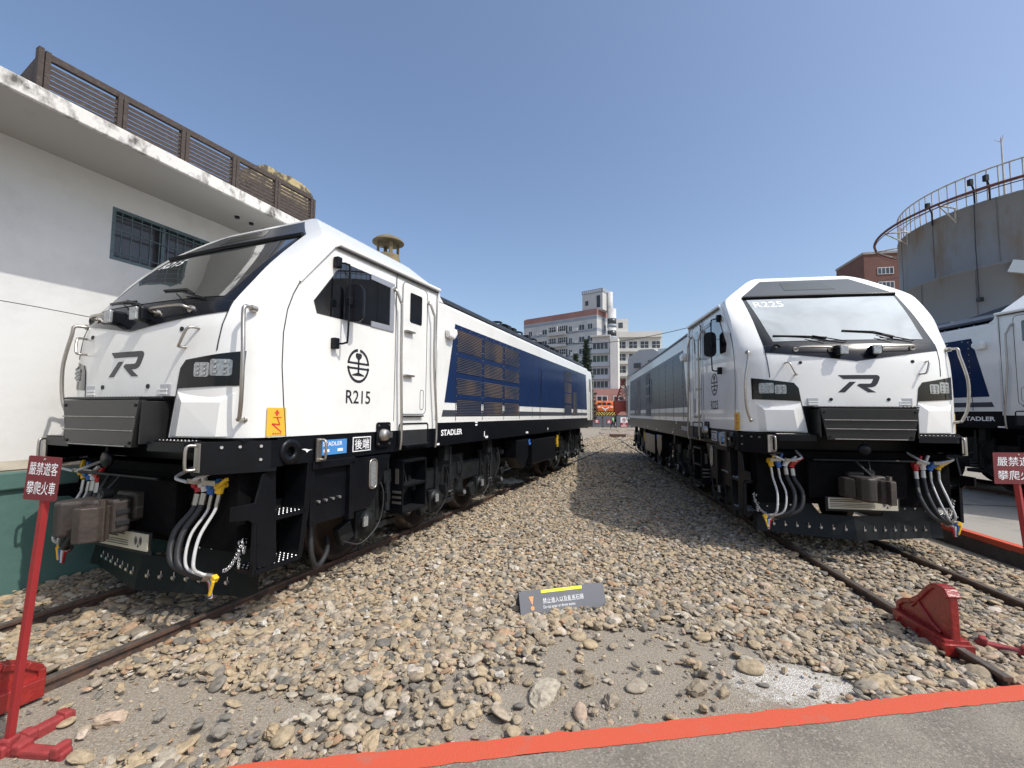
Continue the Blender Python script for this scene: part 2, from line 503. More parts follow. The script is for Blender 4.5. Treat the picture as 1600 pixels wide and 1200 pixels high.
def make_loco(number, endtag, label, show_front=True, dash_items=True):
    rt = root('locomotive', (0, 0, 0), 0, label, 'locomotive', 'white and navy diesel locomotives on radial tracks')
    LEN = 15.5
    cab = cab_shell('cab_shell', rt)
    cab_shell('rear_cab_shell', rt, flip=True, length=3.0, smin=0.36, y_end=LEN, recess=False)
    # recess behind the front grille
    b = MB(); b.box(-.70, .70, .12, .6, 1.70, 2.14); b.build('nose_recess', BLACK, rt)
    # long hood body
    b = MB()
    prof = [(1.43, 1.86), (1.43, 3.72), (1.41, 3.76), (1.28, 3.80), (-1.28, 3.80), (-1.41, 3.76), (-1.43, 3.72), (-1.43, 1.86)]
    b.pry(prof, 3.345, 14.42)
    b.build('hood_body', WHITE, rt)
    # flare where cab roof lip drops to the hood
    for sg in (-1, 1):
        b = MB(); b.prx([(3.36, 3.75), (3.36, 3.92), (3.385, 3.92), (3.42, 3.83), (3.52, 3.76)], sg * 1.26, sg * 1.425)
        b.build('roof_fillet', WHITE, rt)
    # roof
    b = MB()
    b.pry([(1.15, 3.79), (1.15, 3.87), (-1.15, 3.87), (-1.15, 3.79)], 3.34, 14.4)
    b.build('roof_vent_strip', DARK, rt)
    b = MB()
    b.pry([(1.30, 3.86), (1.31, 3.91), (0.95, 4.06), (-.95, 4.06), (-1.31, 3.91), (-1.30, 3.86)], 3.335, 14.35)
    b.build('roof', ROOFD, rt, bevel=.01)
    b = MB()
    b.prx([(3.25, 3.95), (3.25, 4.25), (3.5, 4.22), (4.5, 4.08), (4.8, 4.0)], -.9, .9)
    b.prx([(4.9, 4.05), (5.0, 4.12), (7.0, 4.12), (7.1, 4.05)], -.8, .8)
    b.build('roof_cowl', ROOFD, rt, bevel=.02)
    b = MB()
    for i in range(32):
        y = 3.6 + i * .335
        for sg in (-1, 1): b.bc((sg * 1.31, y, 3.805), (.02, .02, .02))
    b.build('roof_bolt', BOLT, rt)
    b = MB()                       # pipes and fans on the roof
    for i, y in enumerate((7.6, 8.9, 10.1)):
        b.lathe([(0, .12), (.45, .12), (.5, .09), (.5, -.05)], 20, (0, y, 4.1))
    for y in (6.9, 7.25, 8.3, 9.5, 10.8, 11.2):
        b.tube(bez([(.95, y, 4.03), (.93, y + .1, 4.17), (.55, y + .35, 4.24), (.2, y + .6, 4.14)], 6), .028, 6)
        b.bc((1.0, y + .3, 4.07), (.16, .22, .1))
    b.build('roof_equipment', GREYD, rt)
    # black underframe
    b = MB()
    b.box(-1.42, 1.42, .56, 2.25, 1.5, 1.772); b.box(-1.36, 1.36, .26, .56, 1.74, 1.772)
    b.box(-1.425, 1.425, 2.25, LEN - .05, 1.5, 1.875)
    b.build('underframe', BLACK, rt)
    b = MB(); b.box(-.9, .9, .3, LEN - .3, .95, 1.5); b.build('underbody', DARK, rt)
    # --- front face
    front_panel('visor', [[(-1.135, 3.975), (1.135, 3.975), (.70, 4.335), (-.70, 4.335)]], VISOR, rt, off=.006)
    b = MB(); b.pry([(-.32, 4.06), (.42, 4.06), (.27, 4.27), (-.32, 4.27)], 0, 0)
    front_panel('visor_window', [[(-.42, 4.10), (.36, 4.10), (.22, 4.27), (-.42, 4.27)]], SURR, rt, off=.011)
    front_panel('windscreen_surround', [[(-1.14, 3.965), (-1.12, 3.04), (1.12, 3.04), (1.14, 3.965)]], SURR, rt, off=.005)
    ws = front_panel('windscreen', [[(-1.09, 3.905), (-.985, 3.10), (.985, 3.10), (1.09, 3.905)]], SCREEN, rt, off=.012)
    b = MB(); b.tube([fpt(-1.13, 3.955, .02), fpt(0, 3.955, .03), fpt(1.13, 3.955, .02)], .028, 8); b.build('windscreen_lip', BLACK, rt)
    bd = front_panel('nose_band', [[(-1.12, 3.035), (-1.12, 2.93), (-.5, 2.845), (0, 2.775), (.5, 2.845), (1.12, 2.93), (1.12, 3.035)]], BANDM, rt, off=.009)
    b = MB(); add_text(b, number, .115, lambda u, v: fpt(-.80 + u, 3.80 + v, .0138), w=.43, bold=.006)
    b.build('screen_number', INKW, rt)
    front_panel('front_emblem', [[((x - 810) * .00262, 2.458 - (y - 762) * .00262) for x, y in P] for P in (LOGO_A, LOGO_B)], INK, rt, off=.003, cell=.15)
    for sg in (-1, 1):
        hl = front_panel('headlight', [[(sg * x, z) for x, z in ((1.305, 2.56), (1.30, 2.245), (.73, 2.215), (.755, 2.40), (.81, 2.475))]], HLBLACK, rt, off=.008)
        for cx, cz, w_, h_ in ((1.14, 2.405, .085, .075), (.975, 2.385, .07, .065)):
            lp = front_panel('lamp', [rrect(sg * cx - w_, sg * cx + w_, cz - h_, cz + h_, .02)], LENS, hl, off=.014)
            bb = MB()
            for i in range(3):
                for j in (-1, 1):
                    p = fpt(sg * cx + j * w_ * .45, cz + (i - 1) * h_ * .6, .016)
                    bb.cyl(p, (p[0], p[1] - .008, p[2]), .018, .012, n=8)
            bb.build('lamp_element', LENS, lp)
        # seam between nose and corner
        b = MB(); b.tube([fpt(sg * (1.115 - (2.94 - z) * .06), z, .001) for z in (2.94, 2.8, 2.65, 2.56)], .006, 6)
        b.tube([fpt(sg * .73, 2.215, .002), fpt(sg * .69, 1.98, .002), fpt(sg * .658, 1.78, .002)], .004, 6)
        b.build('nose_seam', INK, rt)
        # chamfer pad on lower fairing
        b = MB()
        a = [fpt(sg * x, z, .0) for x, z in ((.73, 2.19), (1.26, 2.19), (1.23, 1.79), (.67, 1.79))]
        c = [fpt(sg * x, z, .045) for x, z in ((.84, 2.09), (1.18, 2.09), (1.16, 1.79), (.80, 1.79))]
        b.add(a + c, [(4, 5, 6, 7), (0, 1, 5, 4), (1, 2, 6, 5), (3, 0, 4, 7), (2, 3, 7, 6)])
        b.build('corner_fairing', WHITE, rt)
        # handrails
        b = MB(); x = 1.335
        b.tube(bez([(x - .01, .33, 2.955), (x + .02, .22, 2.95), (x + .03, .20, 2.85), (x + .09, .17, 2.5), (x + .08, .18, 2.15), (x + .03, .21, 1.97), (x, .22, 1.94), (x - .03, .32, 1.935)] if sg > 0 else
                   [(-x + .01, .33, 2.955), (-x - .02, .22, 2.95), (-x - .03, .20, 2.85), (-x - .09, .17, 2.5), (-x - .08, .18, 2.15), (-x - .03, .21, 1.97), (-x, .22, 1.94), (-x + .03, .32, 1.935)], 6), .018, 8)
        b.cyl((sg * (x - .01), .35, 2.955), (sg * (x - .01), .30, 2.955), .032); b.cyl((sg * (x - .03), .34, 1.935), (sg * (x - .03), .29, 1.935), .032)
        b.build('corner_handrail', STEEL, rt)
        b = MB(); b.tube(bez([fpt(sg * .90, 2.765, 0), fpt(sg * .89, 2.765, .06), fpt(sg * .87, 2.74, .085), fpt(sg * .82, 2.61, .085), fpt(sg * .79, 2.59, .06), fpt(sg * .79, 2.59, 0)], 5), .012, 8)
        b.build('nose_grab_rail', STEEL, rt)
        b = MB(); b.tube(bez([fpt(sg * .31, 2.945, 0), fpt(sg * .31, 2.955, .07), fpt(sg * .37, 2.975, .10), fpt(sg * .68, 2.985, .10), fpt(sg * .745, 2.97, .07), fpt(sg * .745, 2.96, 0)], 5), .014, 8)
        for xx, zz in ((.31, 2.945), (.745, 2.96)): b.cyl(fpt(sg * xx, zz, .0), fpt(sg * xx, zz, .03), .035)
        b.build('band_grab_rail', STEEL, rt)
        # camera lamps
        b = MB(); b.bc((sg * .235, .05, 2.925), (.11, .14, .14)); b.build('marker_lamp', BLACK, rt, bevel=.02)
        b = MB(); b.bc((sg * .205, -.03, 2.925), (.10, .03, .12)); b.build('marker_lamp_lens', LENS, rt, bevel=.008)
        # small vents low on the nose
        b = MB(); b.box(sg * .57 - .085, sg * .57 + .085, F(.57, 2.2) - .004, F(.57, 2.2) + .02, 2.152, 2.255)
        b.build('nose_vent', SILVER, rt)
        b = MB(); b.box(sg * .57 - .075, sg * .57 + .055, F(.57, 2.2) - .012, F(.57, 2.2), 2.165, 2.185); b.box(sg * .57 - .075, sg * .57 + .055, F(.57, 2.2) - .012, F(.57, 2.2), 2.2, 2.215)
        b.build('vent_slat', WHITE, rt)
        b = MB()
        for xx, zz in ((.36, 2.24), (.71, 2.765)):
            p = fpt(sg * xx, zz, .002); b.cyl((p[0], p[1] + .01, p[2]), (p[0], p[1] - .006, p[2]), .022)
        b.build('nose_bolt', GREYD, rt)
        # wipers
    b = MB()
    for x0, x1, z1 in ((-.06, -.96, 3.20), (.82, -.02, 3.26)):
        zc = 3.075
        b.tube([fpt(x0, zc, .03), fpt(x0 - (x0 - x1) * .45, zc + .10, .05)], .009, 6)
        b.tube([fpt(x0 - .28, zc, .03), fpt(x0 - (x0 - x1) * .55, zc + .09, .05)], .006, 6)
        b.tube([fpt(x1, z1, .025), fpt((x0 + x1) / 2 - .02, z1 - .03, .03), fpt(x0 - .22, zc + .07, .03)], .011, 6)
    b.build('wiper', BLACK, rt)
    b = MB(); b.lathe([(0, .0), (.03, .005), (.055, .03), (.062, 0.0)], 16, (0, 0, 0), 'Y')
    hn = b.build('horn', GREYD, rt); hn.location = fpt(-.98, 2.985, .02); hn.rotation_euler = (R_(0), 0, 0)
    # protruding front grille box
    b = MB()
    b.pry([(-.60, 2.11), (.60, 2.11), (.52, 1.69), (-.52, 1.69)], -.15, -.09)
    for sg in (-1, 1): b.box(sg * .60 - .02 * (sg > 0), sg * .60 + .02 * (sg < 0), -.13, .14, 1.72, 2.10)
    gb = b.build('buffer_plate', BUFM, rt, bevel=.006)
    b = MB(); b.box(-.45, .45, -.08, .12, 1.74, 2.06); b.build('buffer_body', DARK, rt, bevel=.02)
    b = MB()
    for z, w_ in ((1.955, .56), (1.835, .545), (1.70, .44)): b.box(-w_, w_, -.168, -.15, z - .007, z + .007)
    b.build('plate_rib', RIBM, gb, bevel=.003)
    b = MB()
    for x in (-.55, .55): b.cyl((x, -.152, 2.06), (x, -.16, 2.06), .014)
    for x in (-.49, .49): b.cyl((x, -.152, 1.73), (x, -.16, 1.73), .014)
    b.build('plate_bolt', BLACK, gb)
    b = MB(); stepplate(b, -.60, .60, -.15, .06, 2.135, .02); b.build('nose_step', [BLACK, RIBM], rt)
    for sg in (-1, 1):
        x0, x1 = (.62, 1.44) if sg > 0 else (-1.44, -.62)
        b = MB(); b.prz([(sg * .62, -.08), (sg * 1.08, -.06), (sg * 1.17, .0), (sg * 1.44, .48), (sg * 1.44, .56), (sg * .62, .56)], 1.66, 1.745)
        b.build('corner_shelf', BLACK, rt, bevel=.008)
        b = MB(); stepplate(b, min(sg * .66, sg * 1.10), max(sg * .66, sg * 1.10), -.05, .07, 1.756, .01); b.build('shelf_tread', [BLACK, RIBM], rt)
        b = MB(); b.prz([(sg * 1.16, -.01), (sg * 1.185, -.01), (sg * 1.45, .47), (sg * 1.45, .60), (sg * 1.42, .60), (sg * 1.42, .48)], 1.5, 1.748); b.build('corner_plate', BLACK, rt)
        b = MB(); b.prz([(sg * 1.02, .04), (sg * 1.17, -.04), (sg * 1.49, .50), (sg * 1.40, .58), (sg * 1.2, .56)], 1.47, 1.50)
        b.mat = 1
        for t in range(11):
            for q in range(3):
                px, py = sg * (1.15 + t * .026 - q * .035), .02 + t * .046 + q * .025
                b.cyl((px, py, 1.499), (px, py, 1.506), .011, .006, n=6)
        b.mat = 0; b.build('corner_step', [BLACK, RIBM], rt)
        b = MB()
        for (t, z) in ((.3, 1.70), (.55, 1.70), (.85, 1.70), (.85, 1.58)):
            px, py = sg * (1.185 + .265 * t), -.01 + .48 * t
            b.cyl((px - sg * .01, py, z), (px + sg * .012, py - .007, z), .013)
        b.build('plate_bolt', BOLT, rt)
        # short handles
        for y in (-.06, 1.0):
            b = MB()
            if y > 0: b.box(sg * 1.45 - .008, sg * 1.45 + .008, y, y + .07, 1.50, 1.74)
            else: b.box(sg * 1.19 - .03, sg * 1.19 + .03, -.025, -.012, 1.50, 1.74)
            dy = -.055 if y < 0 else .0
            xx = sg * (1.46 if y < 0 else 1.52)
            if y < 0: b.tube(bez([(sg * 1.17, -.02, 1.72), (sg * 1.15, -.07, 1.72), (sg * 1.145, -.085, 1.68), (sg * 1.145, -.085, 1.55), (sg * 1.15, -.07, 1.52), (sg * 1.17, -.02, 1.52)], 4), .013, 8)
            else: b.tube(bez([(sg * 1.45, y + .05, 1.72), (sg * 1.50, y + .06, 1.72), (sg * 1.52, y + .06, 1.68), (sg * 1.52, y + .06, 1.55), (sg * 1.50, y + .06, 1.52), (sg * 1.45, y + .05, 1.52)], 4), .013, 8)
            b.build('step_handle', STEEL, rt)
        # tow eye
        b = MB(); b.lathe([(.05, -.015), (.12, -.015), (.12, .015), (.05, .015), (.05, -.015)], 20, (sg * 1.45, .68, 1.63), 'X'); b.build('tow_eye', BLACK, rt)
        # warning sticker
        b = MB(); b.prx([(.425, 1.785), (.425, 2.05), (.63, 2.05), (.64, 1.785)], sg * 1.4305, sg * 1.4335)
        st = b.build('warning_sticker', YELLOW, rt)
        b = MB()
        def sk(u, v): return (sg * 1.435, .53 + u, 1.92 + v)
        b.add([sk(*p) for p in ((-.03, .075), (0, .115), (.03, .075), (.012, .075), (.012, .055), (-.012, .055), (-.012, .075))], [(0, 1, 2), (3, 4, 5, 6)])
        for p, q in (((.0, .045), (.035, -.03)), ((.035, -.03), (-.05, -.02)), ((-.05, -.02), (.055, -.10))):
            d = Vector((q[0] - p[0], q[1] - p[1])).normalized() * .008
            b.add([sk(p[0] - d.y, p[1] + d.x), sk(p[0] + d.y, p[1] - d.x), sk(q[0] + d.y * .7, q[1] - d.x * .7), sk(q[0] - d.y * .7, q[1] + d.x * .7)], [(0, 1, 2, 3)])
        b.box(sg * 1.4345, sg * 1.436, .49, .58, 1.955, 1.963)
        for k in range(4): b.box(sg * 1.4345, sg * 1.436, .49 + k * .025, .505 + k * .025, 1.802, 1.815)
        b.build('sticker_mark', REDM, st)
        # cab side seam and gutter
        b = MB(); X = sg * 1.43
        b.tube([(X, .64, 1.78), (X, .60, 2.09), (X, .565, 2.45), (X, .565, 2.77), (X, .60, 3.0), (X, .66, 3.17), (X, .735, 3.315)], .006, 6)
        b.tube([(X, 2.30, 1.90), (X, 2.30, 3.86)], .005, 6)
        b.tube([(X, 3.32, 1.90), (X, 3.32, 3.86)], .005, 6)
        b.build('cab_seam', INK, rt)
        b = MB()
        b.tube([(sg * 1.432, .735, 3.32), (sg * 1.428, 1.17, 3.835), (sg * 1.428, 1.25, 3.885), (sg * 1.428, 3.38, 3.93)], [.012, .02, .026, .034], 8)
        b.build('gutter', WHITE, rt)
        b = MB(); b.tube([(sg * 1.436, 1.22, 3.845), (sg * 1.436, 3.34, 3.885)], .011, 6); b.build('gutter_seal', INK, rt)
        # side window
        b = MB(); b.prx([(.915, 3.17), (1.317, 3.70), (2.24, 3.71), (2.245, 3.07), (.96, 3.045)], sg * 1.40, sg * 1.434)
        sw = b.build('side_window', GLASSD, rt)
        b = MB(); b.prx([(1.78, 3.708), (2.24, 3.71), (2.245, 3.07), (1.80, 3.063), (1.80, 3.13), (2.16, 3.14), (2.16, 3.64), (1.78, 3.645)], sg * 1.434, sg * 1.442)
        b.build('window_frame', SILVER, sw)
        # mirror
        b = MB(); xx = sg * 1.54
        b.tube(bez([(sg * 1.47, 1.20, 3.655), (xx, 1.26, 3.65), (sg * 1.56, 1.28, 3.56), (sg * 1.56, 1.28, 2.86), (xx, 1.26, 2.77), (sg * 1.47, 1.20, 2.76)], 6), .011, 8)
        ma = b.build('mirror_arm', BLACK, rt)
        b = MB()
        for x_, y_, z, d_ in ((1.46, 1.20, 3.66, (.07, .07, .12)), (1.46, 1.20, 2.76, (.07, .07, .12)), (1.55, 1.30, 3.24, (.05, .06, .09))):
            b = MB(); b.bc((sg * x_, y_, z), d_); b.build('mirror_bracket', BLACK, ma, bevel=.01)
        b = MB(); b.prism(rrect(-.12, .12, -.22, .22, .09, 5), lambda u, v: (sg * (1.56 + u * .8), 1.36 + u * .35, 3.24 + v), lambda u, v: (sg * (1.55 + u * .7), 1.42 + u * .35, 3.24 + v * .92))
        b.build('mirror', BLACK, ma, bevel=.012)
        # door
        def outline(mb, P, r=.004, xo=1.431): mb.tube([(sg * xo, a, c) for a, c in P], r, 6, closed=True)
        b = MB(); outline(b, rrect(2.44, 3.05, 1.99, 3.82, .08), .0045)
        dr = b.build('door_seam', INK, rt)
        b = MB(); b.prx(rrect(2.45, 3.04, 2.0, 3.81, .075), sg * 1.425, sg * 1.4315); dr = b.build('cab_door', WHITE, rt)
        b = MB(); b.prx(rrect(2.61, 2.905, 3.275, 3.70, .03), sg * 1.42, sg * 1.435); b.build('door_window', GLASSD, dr)
        b = MB()
        for z in (3.13, 2.52):
            b = MB(); b.box(min(sg * 1.43, sg * 1.485), max(sg * 1.43, sg * 1.485), 2.48, 2.68, z - .012, z + .012); b.build('door_hinge', STEEL, dr)
        b = MB(); outline(b, rrect(2.90, 2.985, 2.06, 2.34, .03), .0035, 1.433); b.build('door_lock', GREYD, dr)
        b = MB(); b.box(min(sg * 1.43, sg * 1.47), max(sg * 1.43, sg * 1.47), 2.50, 2.95, 1.955, 1.975); b.build('door_sill', GREYD, dr)
        for y0, y1, zt, zb in ((2.37, 2.27, 3.64, 1.53), (3.24, 3.09, 3.65, 1.50)):
            b = MB(); b.tube(bez([(sg * 1.43, y1 - .03, zt), (sg * 1.47, y1 - .02, zt - .02), (sg * 1.50, y1 + .03, zt - .16), (sg * 1.505, y1 + .05, zt - .24), (sg * 1.505, y1 + .06, 2.7), (sg * 1.505, y0, 1.9), (sg * 1.505, y0, zb + .1), (sg * 1.49, y0, zb)], 5), .018, 8)
            b.cyl((sg * 1.43, y1 - .03, zt), (sg * 1.455, y1 - .03, zt), .03)
            b.build('door_handrail', STEEL, rt)
        # step pocket
        b = MB(); b.prx(rrect(2.42, 3.12, 1.56, 1.86, .04), sg * 1.425, sg * 1.428); b.build('step_pocket', RUBBER, rt)
        b = MB(); b.tube([(sg * 1.43, a, c) for a, c in rrect(2.42, 3.12, 1.56, 1.86, .04)], .012, 6, closed=True); stepplate(b, min(sg * 1.40, sg * 1.52), max(sg * 1.40, sg * 1.52), 2.46, 3.08, 1.575, .03)
        b.build('pocket_step', [BLACK, GREYD], rt)
        # socket
        b = MB(); b.prx(rrect(1.95, 2.22, 1.58, 1.89, .03), sg * 1.435, sg * 1.452); b.build('socket_plate', BLACK, rt, bevel=.005)
        b = MB(); b.lathe([(0, .07 * sg), (.05, .07 * sg), (.07, .05 * sg), (.08, .0)], 18, (sg * 1.452, 2.07, 1.73), 'X'); b.bc((sg * 1.48, 2.16, 1.73), (.04, .07, .07))
        for y, z in ((1.98, 1.62), (2.19, 1.62), (1.98, 1.85), (2.19, 1.85)): b.cyl((sg * 1.452, y, z), (sg * 1.462, y, z), .012)
        b.build('socket', STEEL, rt)
        # small side housing
        b = MB(); b.prx([(3.58, 3.22), (3.55, 3.34), (3.62, 3.40), (3.82, 3.38), (3.84, 3.30), (3.74, 3.20)], sg * 1.43, sg * 1.53); b.build('side_sensor', WHITE, rt, bevel=.03)
        # navy side livery
        b = MB(); b.prx([(3.59, 2.18), (3.90, 3.50), (14.12, 3.50), (14.30, 2.18)], sg * 1.4302, sg * 1.4335); b.build('navy_panel', NAVY, rt)
        b = MB(); b.prx([(3.51, 1.955), (3.55, 2.06), (14.30, 2.06), (14.32, 1.955)], sg * 1.4302, sg * 1.4335); b.build('charcoal_stripe', STRIPE, rt)
        # ventilation grilles: three bays of four
        gy = [(3.99, 4.93), (5.03, 5.95), (6.05, 6.90)] if sg > 0 else [(8.6, 9.5)]
        gz = [(1.965, 2.24), (2.33, 2.60), (2.69, 2.96), (3.05, 3.42)]
        for a, c in gy:
            for z0, z1 in gz:
                b = MB(); b.prx([(a, z0), (c, z0), (c, z1), (a, z1)], sg * 1.434, sg * 1.438); b.build('intake_grille', GRILLE, rt)
        b = MB()
        for a in (3.95, 4.98, 6.0, 6.95): b.box(min(sg * 1.431, sg * 1.4365), max(sg * 1.431, sg * 1.4365), a - .004, a + .004, 1.88, 3.46)
        for a in (7.85, 8.45, 8.52, 10.85, 11.95, 12.75, 13.4): b.box(min(sg * 1.431, sg * 1.4345), max(sg * 1.431, sg * 1.4345), a - .006, a + .006, 1.90, 3.46)
        b.build('panel_joint', INK, rt)
        b = MB()
        for a in (3.97, 4.96, 5.0, 5.98, 6.02, 6.93):
            for k in range(11): b.cyl((sg * 1.434, a, 2.02 + k * .14), (sg * 1.439, a, 2.02 + k * .14), .008, n=6)
        for k in range(24): b.cyl((sg * 1.43, 3.97 + k * .13, 1.915), (sg * 1.436, 3.97 + k * .13, 1.915), .009, n=6)
        for k in range(9): b.cyl((sg * 1.434, 4.1 + k * .34, 3.455), (sg * 1.439, 4.1 + k * .34, 3.455), .008, n=6)
        b.build('panel_bolt', BOLT, rt)
        for k in range(4):
            b = MB(); b.prx([(10.95, 1.98 + k * .36), (11.85, 1.98 + k * .36), (11.85, 2.30 + k * .36), (10.95, 2.30 + k * .36)], sg * 1.434, sg * 1.437); b.build('rear_grille', GRILLE, rt)
        b = MB(); b.prx([(12.1, 1.96), (12.65, 1.96), (12.65, 2.75), (12.1, 2.75)], sg * 1.434, sg * 1.437); b.build('rear_grille', GRILLE, rt)
        b = MB(); b.tube([(sg * 1.46, 8.48, 2.4), (sg * 1.47, 8.48, 2.45), (sg * 1.47, 8.48, 3.15), (sg * 1.46, 8.48, 3.2)], .01, 6); b.build('hood_door_handle', NAVY, rt)
        # rear cab door rails
        b = MB()
        for y in (14.65, 15.2): b.tube([(sg * 1.46, y, 1.7), (sg * 1.50, y, 1.8), (sg * 1.50, y, 3.3), (sg * 1.46, y, 3.4)], .016, 6)
        b.build('rear_handrail', STEEL, rt)
        b = MB(); b.prx([(14.75, 2.9), (15.05, 2.9), (15.05, 3.4), (14.75, 3.4)], sg * 1.425, sg * 1.433); b.build('rear_door_window', GLASSD, rt)
        # writing on the side
        if sg > 0:
            def mp(y0, z0, xo=1.4325): return lambda u, v: (xo, y0 + u, z0 + v)
        else:
            def mp(y0, z0, xo=1.4325): return lambda u, v: (-xo, y0 - u, z0 + v)
        if number:
            b = MB(); add_text(b, number, .155, mp(1.625, 2.19), w=.41, bold=.010); b.build('cab_number', INK, rt)
        b = MB(); f_ = mp(1.61, 2.555)
        rO, rI = .200, .168
        def arcstrip(a0, a1):
            n = 14; A = [a0 + (a1 - a0) * i / n for i in range(n + 1)]
            vs = [f_(rO * .92 * math.cos(R_(a)), rO * math.sin(R_(a))) for a in A] + [f_(rI * .92 * math.cos(R_(a)), rI * math.sin(R_(a))) for a in A]
            b.add(vs, [(i, i + 1, n + 2 + i, n + 1 + i) for i in range(n)])
        arcstrip(6, 84); arcstrip(96, 174); arcstrip(184, 356)
        def pl(P): b.add([f_(*p) for p in P], [tuple(range(len(P)))])
        pl([(-.182, .018), (.182, .018), (.182, .042), (-.182, .042)]); pl([(-.184, -.042), (.184, -.042), (.184, -.018), (-.184, -.018)])
        pl([(-.014, -.10), (.014, -.10), (.014, .08), (-.014, .08)])
        pl([(-.10, -.118), (.10, -.118), (.10, -.105), (.014, -.078), (-.014, -.078), (-.10, -.105)])
        pl([(-.014, .072), (.014, .072), (.048, .10), (.052, .135), (.035, .15), (-.035, .15), (-.052, .135), (-.048, .10)])
        b.build('railway_emblem', INK, rt)
        b = MB(); add_text(b, 'STADLER', .095, mp(3.86, 1.70, 1.428), w=.70, bold=.028); b.build('maker_lettering', INKW, rt)
        b = MB(); b.prx([(1.06, 1.555), (1.06, 1.715), (1.46, 1.715), (1.46, 1.555)], sg * 1.422, sg * 1.430); pb = b.build('maker_plate', PLBLUE, rt)
        b = MB(); add_text(b, 'STADLER', .045, mp(1.25, 1.672, 1.4305), w=.28, bold=.01); b.box(min(sg * 1.430, sg * 1.4308), max(sg * 1.430, sg * 1.4308), 1.12, 1.2, 1.585, 1.615); b.box(min(sg * 1.430, sg * 1.4308), max(sg * 1.430, sg * 1.4308), 1.32, 1.40, 1.585, 1.615)
        b.build('plate_lettering', INKW, pb)
        b = MB(); b.prx([(1.56, 1.555), (1.56, 1.725), (1.87, 1.725), (1.87, 1.555)], sg * 1.422, sg * 1.427); pb = b.build('end_plate', INKW, rt)
        b = MB(); b.prx([(1.572, 1.567), (1.572, 1.713), (1.858, 1.713), (1.858, 1.567)], sg * 1.427, sg * 1.4285); b.build('end_plate_face', INK, pb)
        b = MB(); add_text(b, endtag, .12, mp(1.715, 1.64, 1.4295), w=.25, bold=.006); b.build('end_plate_lettering', INKW, pb)
        b = MB(); g_ = mp(.93, 1.63, 1.4225)
        b.add([g_(*p) for p in ((-.09, .01), (-.05, .012), (.02, -.002), (.05, .0), (.0, -.012), (-.02, -.03), (-.04, -.006))], [tuple(range(7))])
        b.build('sill_mark', INKW, rt)
        b = MB()
        for y, z, w_, h_ in ((4.75, 1.86, .10, .05), (4.75, 1.80, .08, .03), (5.1, 1.62, .03, .1), (5.2, 1.56, .12, .04), (3.4, 1.53, .14, .03), (7.5, 1.56, .16, .04), (9.2, 1.6, .05, .06)):
            b.box(min(sg * 1.426, sg * 1.4275), max(sg * 1.426, sg * 1.4275), y - w_ / 2, y + w_ / 2, z - h_ / 2, z + h_ / 2)
        b.build('sill_mark', INKW, rt)
        # --- underneath, this side
        s1 = lambda a, c: (min(sg * a, sg * c), max(sg * a, sg * c))
        # front corner steps
        b = MB()
        b.prx([(.55, 1.5), (.60, .62), (.52, .60), (.40, .62), (.38, 1.0), (.30, 1.06), (.14, 1.08), (.14, 1.20), (.36, 1.20), (.42, 1.45)], sg * 1.40, sg * 1.425)
        b.prx([(.93, 1.5), (1.0, 1.5), (.97, 1.05), (.90, .58), (.85, .58), (.90, 1.05)], sg * 1.12, sg * 1.42)
        b.box(*s1(1.38, 1.42), .36, .40, .55, 1.1)
        sp = b.build('step_frame', BLACK, rt, bevel=.004)
        for z, ya, yb in ((.60, .38, .87), (1.04, .42, .93)):
            b = MB(); stepplate(b, *s1(1.16, 1.42), ya, yb, z, .04); b.build('tread', [BLACK, BOLT], sp)
        b = MB(); b.box(*s1(1.0, 1.10), .5, .95, .95, 1.12); b.build('cover_plate', GREYD, rt)
        # equipment box open at the side
        b = MB(); b.box(*s1(.9, 1.38), 1.0, 1.58, .84, 1.48); b.box(*s1(1.38, 1.44), .98, 1.60, 1.42, 1.5); b.box(*s1(1.36, 1.44), 1.52, 1.60, .80, 1.46); b.box(*s1(1.36, 1.42), .98, 1.03, .84, 1.46)
        b.build('equipment_box', BLACK, rt, bevel=.006)
        b = MB()
        for k in range(4): b.cyl((sg * 1.38, 1.12 + k * .1, 1.07), (sg * 1.40, 1.12 + k * .1, 1.07), .016, n=8)
        b.build('box_bolt', BOLT, rt)
        b = MB(); b.prx([(1.62, 1.48), (2.32, 1.48), (2.02, .98), (1.92, .86), (1.62, .86)], sg * 1.30, sg * 1.40); tk = b.build('sand_box', BLACK, rt, bevel=.01)
        b = MB(); b.prx(rrect(1.90, 2.0, 1.10, 1.42, .045), sg * 1.40, sg * 1.415); b.build('sight_glass', LENS, tk)
        b = MB(); b.tube([(sg * 1.41, a, c) for a, c in rrect(1.885, 2.015, 1.085, 1.435, .05)], .012, 6, closed=True); b.build('sight_glass_rim', STEEL, tk)
        b = MB(); b.tube(bez([(sg * 1.2, 1.2, .86), (sg * 1.25, 1.18, .5), (sg * 1.22, 1.3, .33), (sg * 1.15, 1.5, .42), (sg * 1.0, 1.65, .52)], 6), .03, 8); b.build('sanding_hose', RUBBER, rt)
        # ladder box
        b = MB(); b.box(*s1(1.2, 1.44), 2.52, 2.545, .66, 1.36); b.box(*s1(1.2, 1.44), 3.07, 3.10, .66, 1.36); b.box(*s1(1.18, 1.2), 2.52, 3.10, .66, 1.36)
        lb = b.build('step_box', BLACK, rt)
        for z in (1.36, 1.03, .68):
            b = MB(); stepplate(b, *s1(1.2, 1.45), 2.55, 3.07, z, .03); b.build('tread', [BLACK, GREYD], lb)
        b = MB()
        for k in range(3): b.bc((sg * 1.35, 2.515, .80 + k * .07), (.14, .012, .03))
        b.bc((sg * 1.35, 2.515, 1.15), (.05, .012, .2))
        b.build('step_box_slot', STEEL, lb)
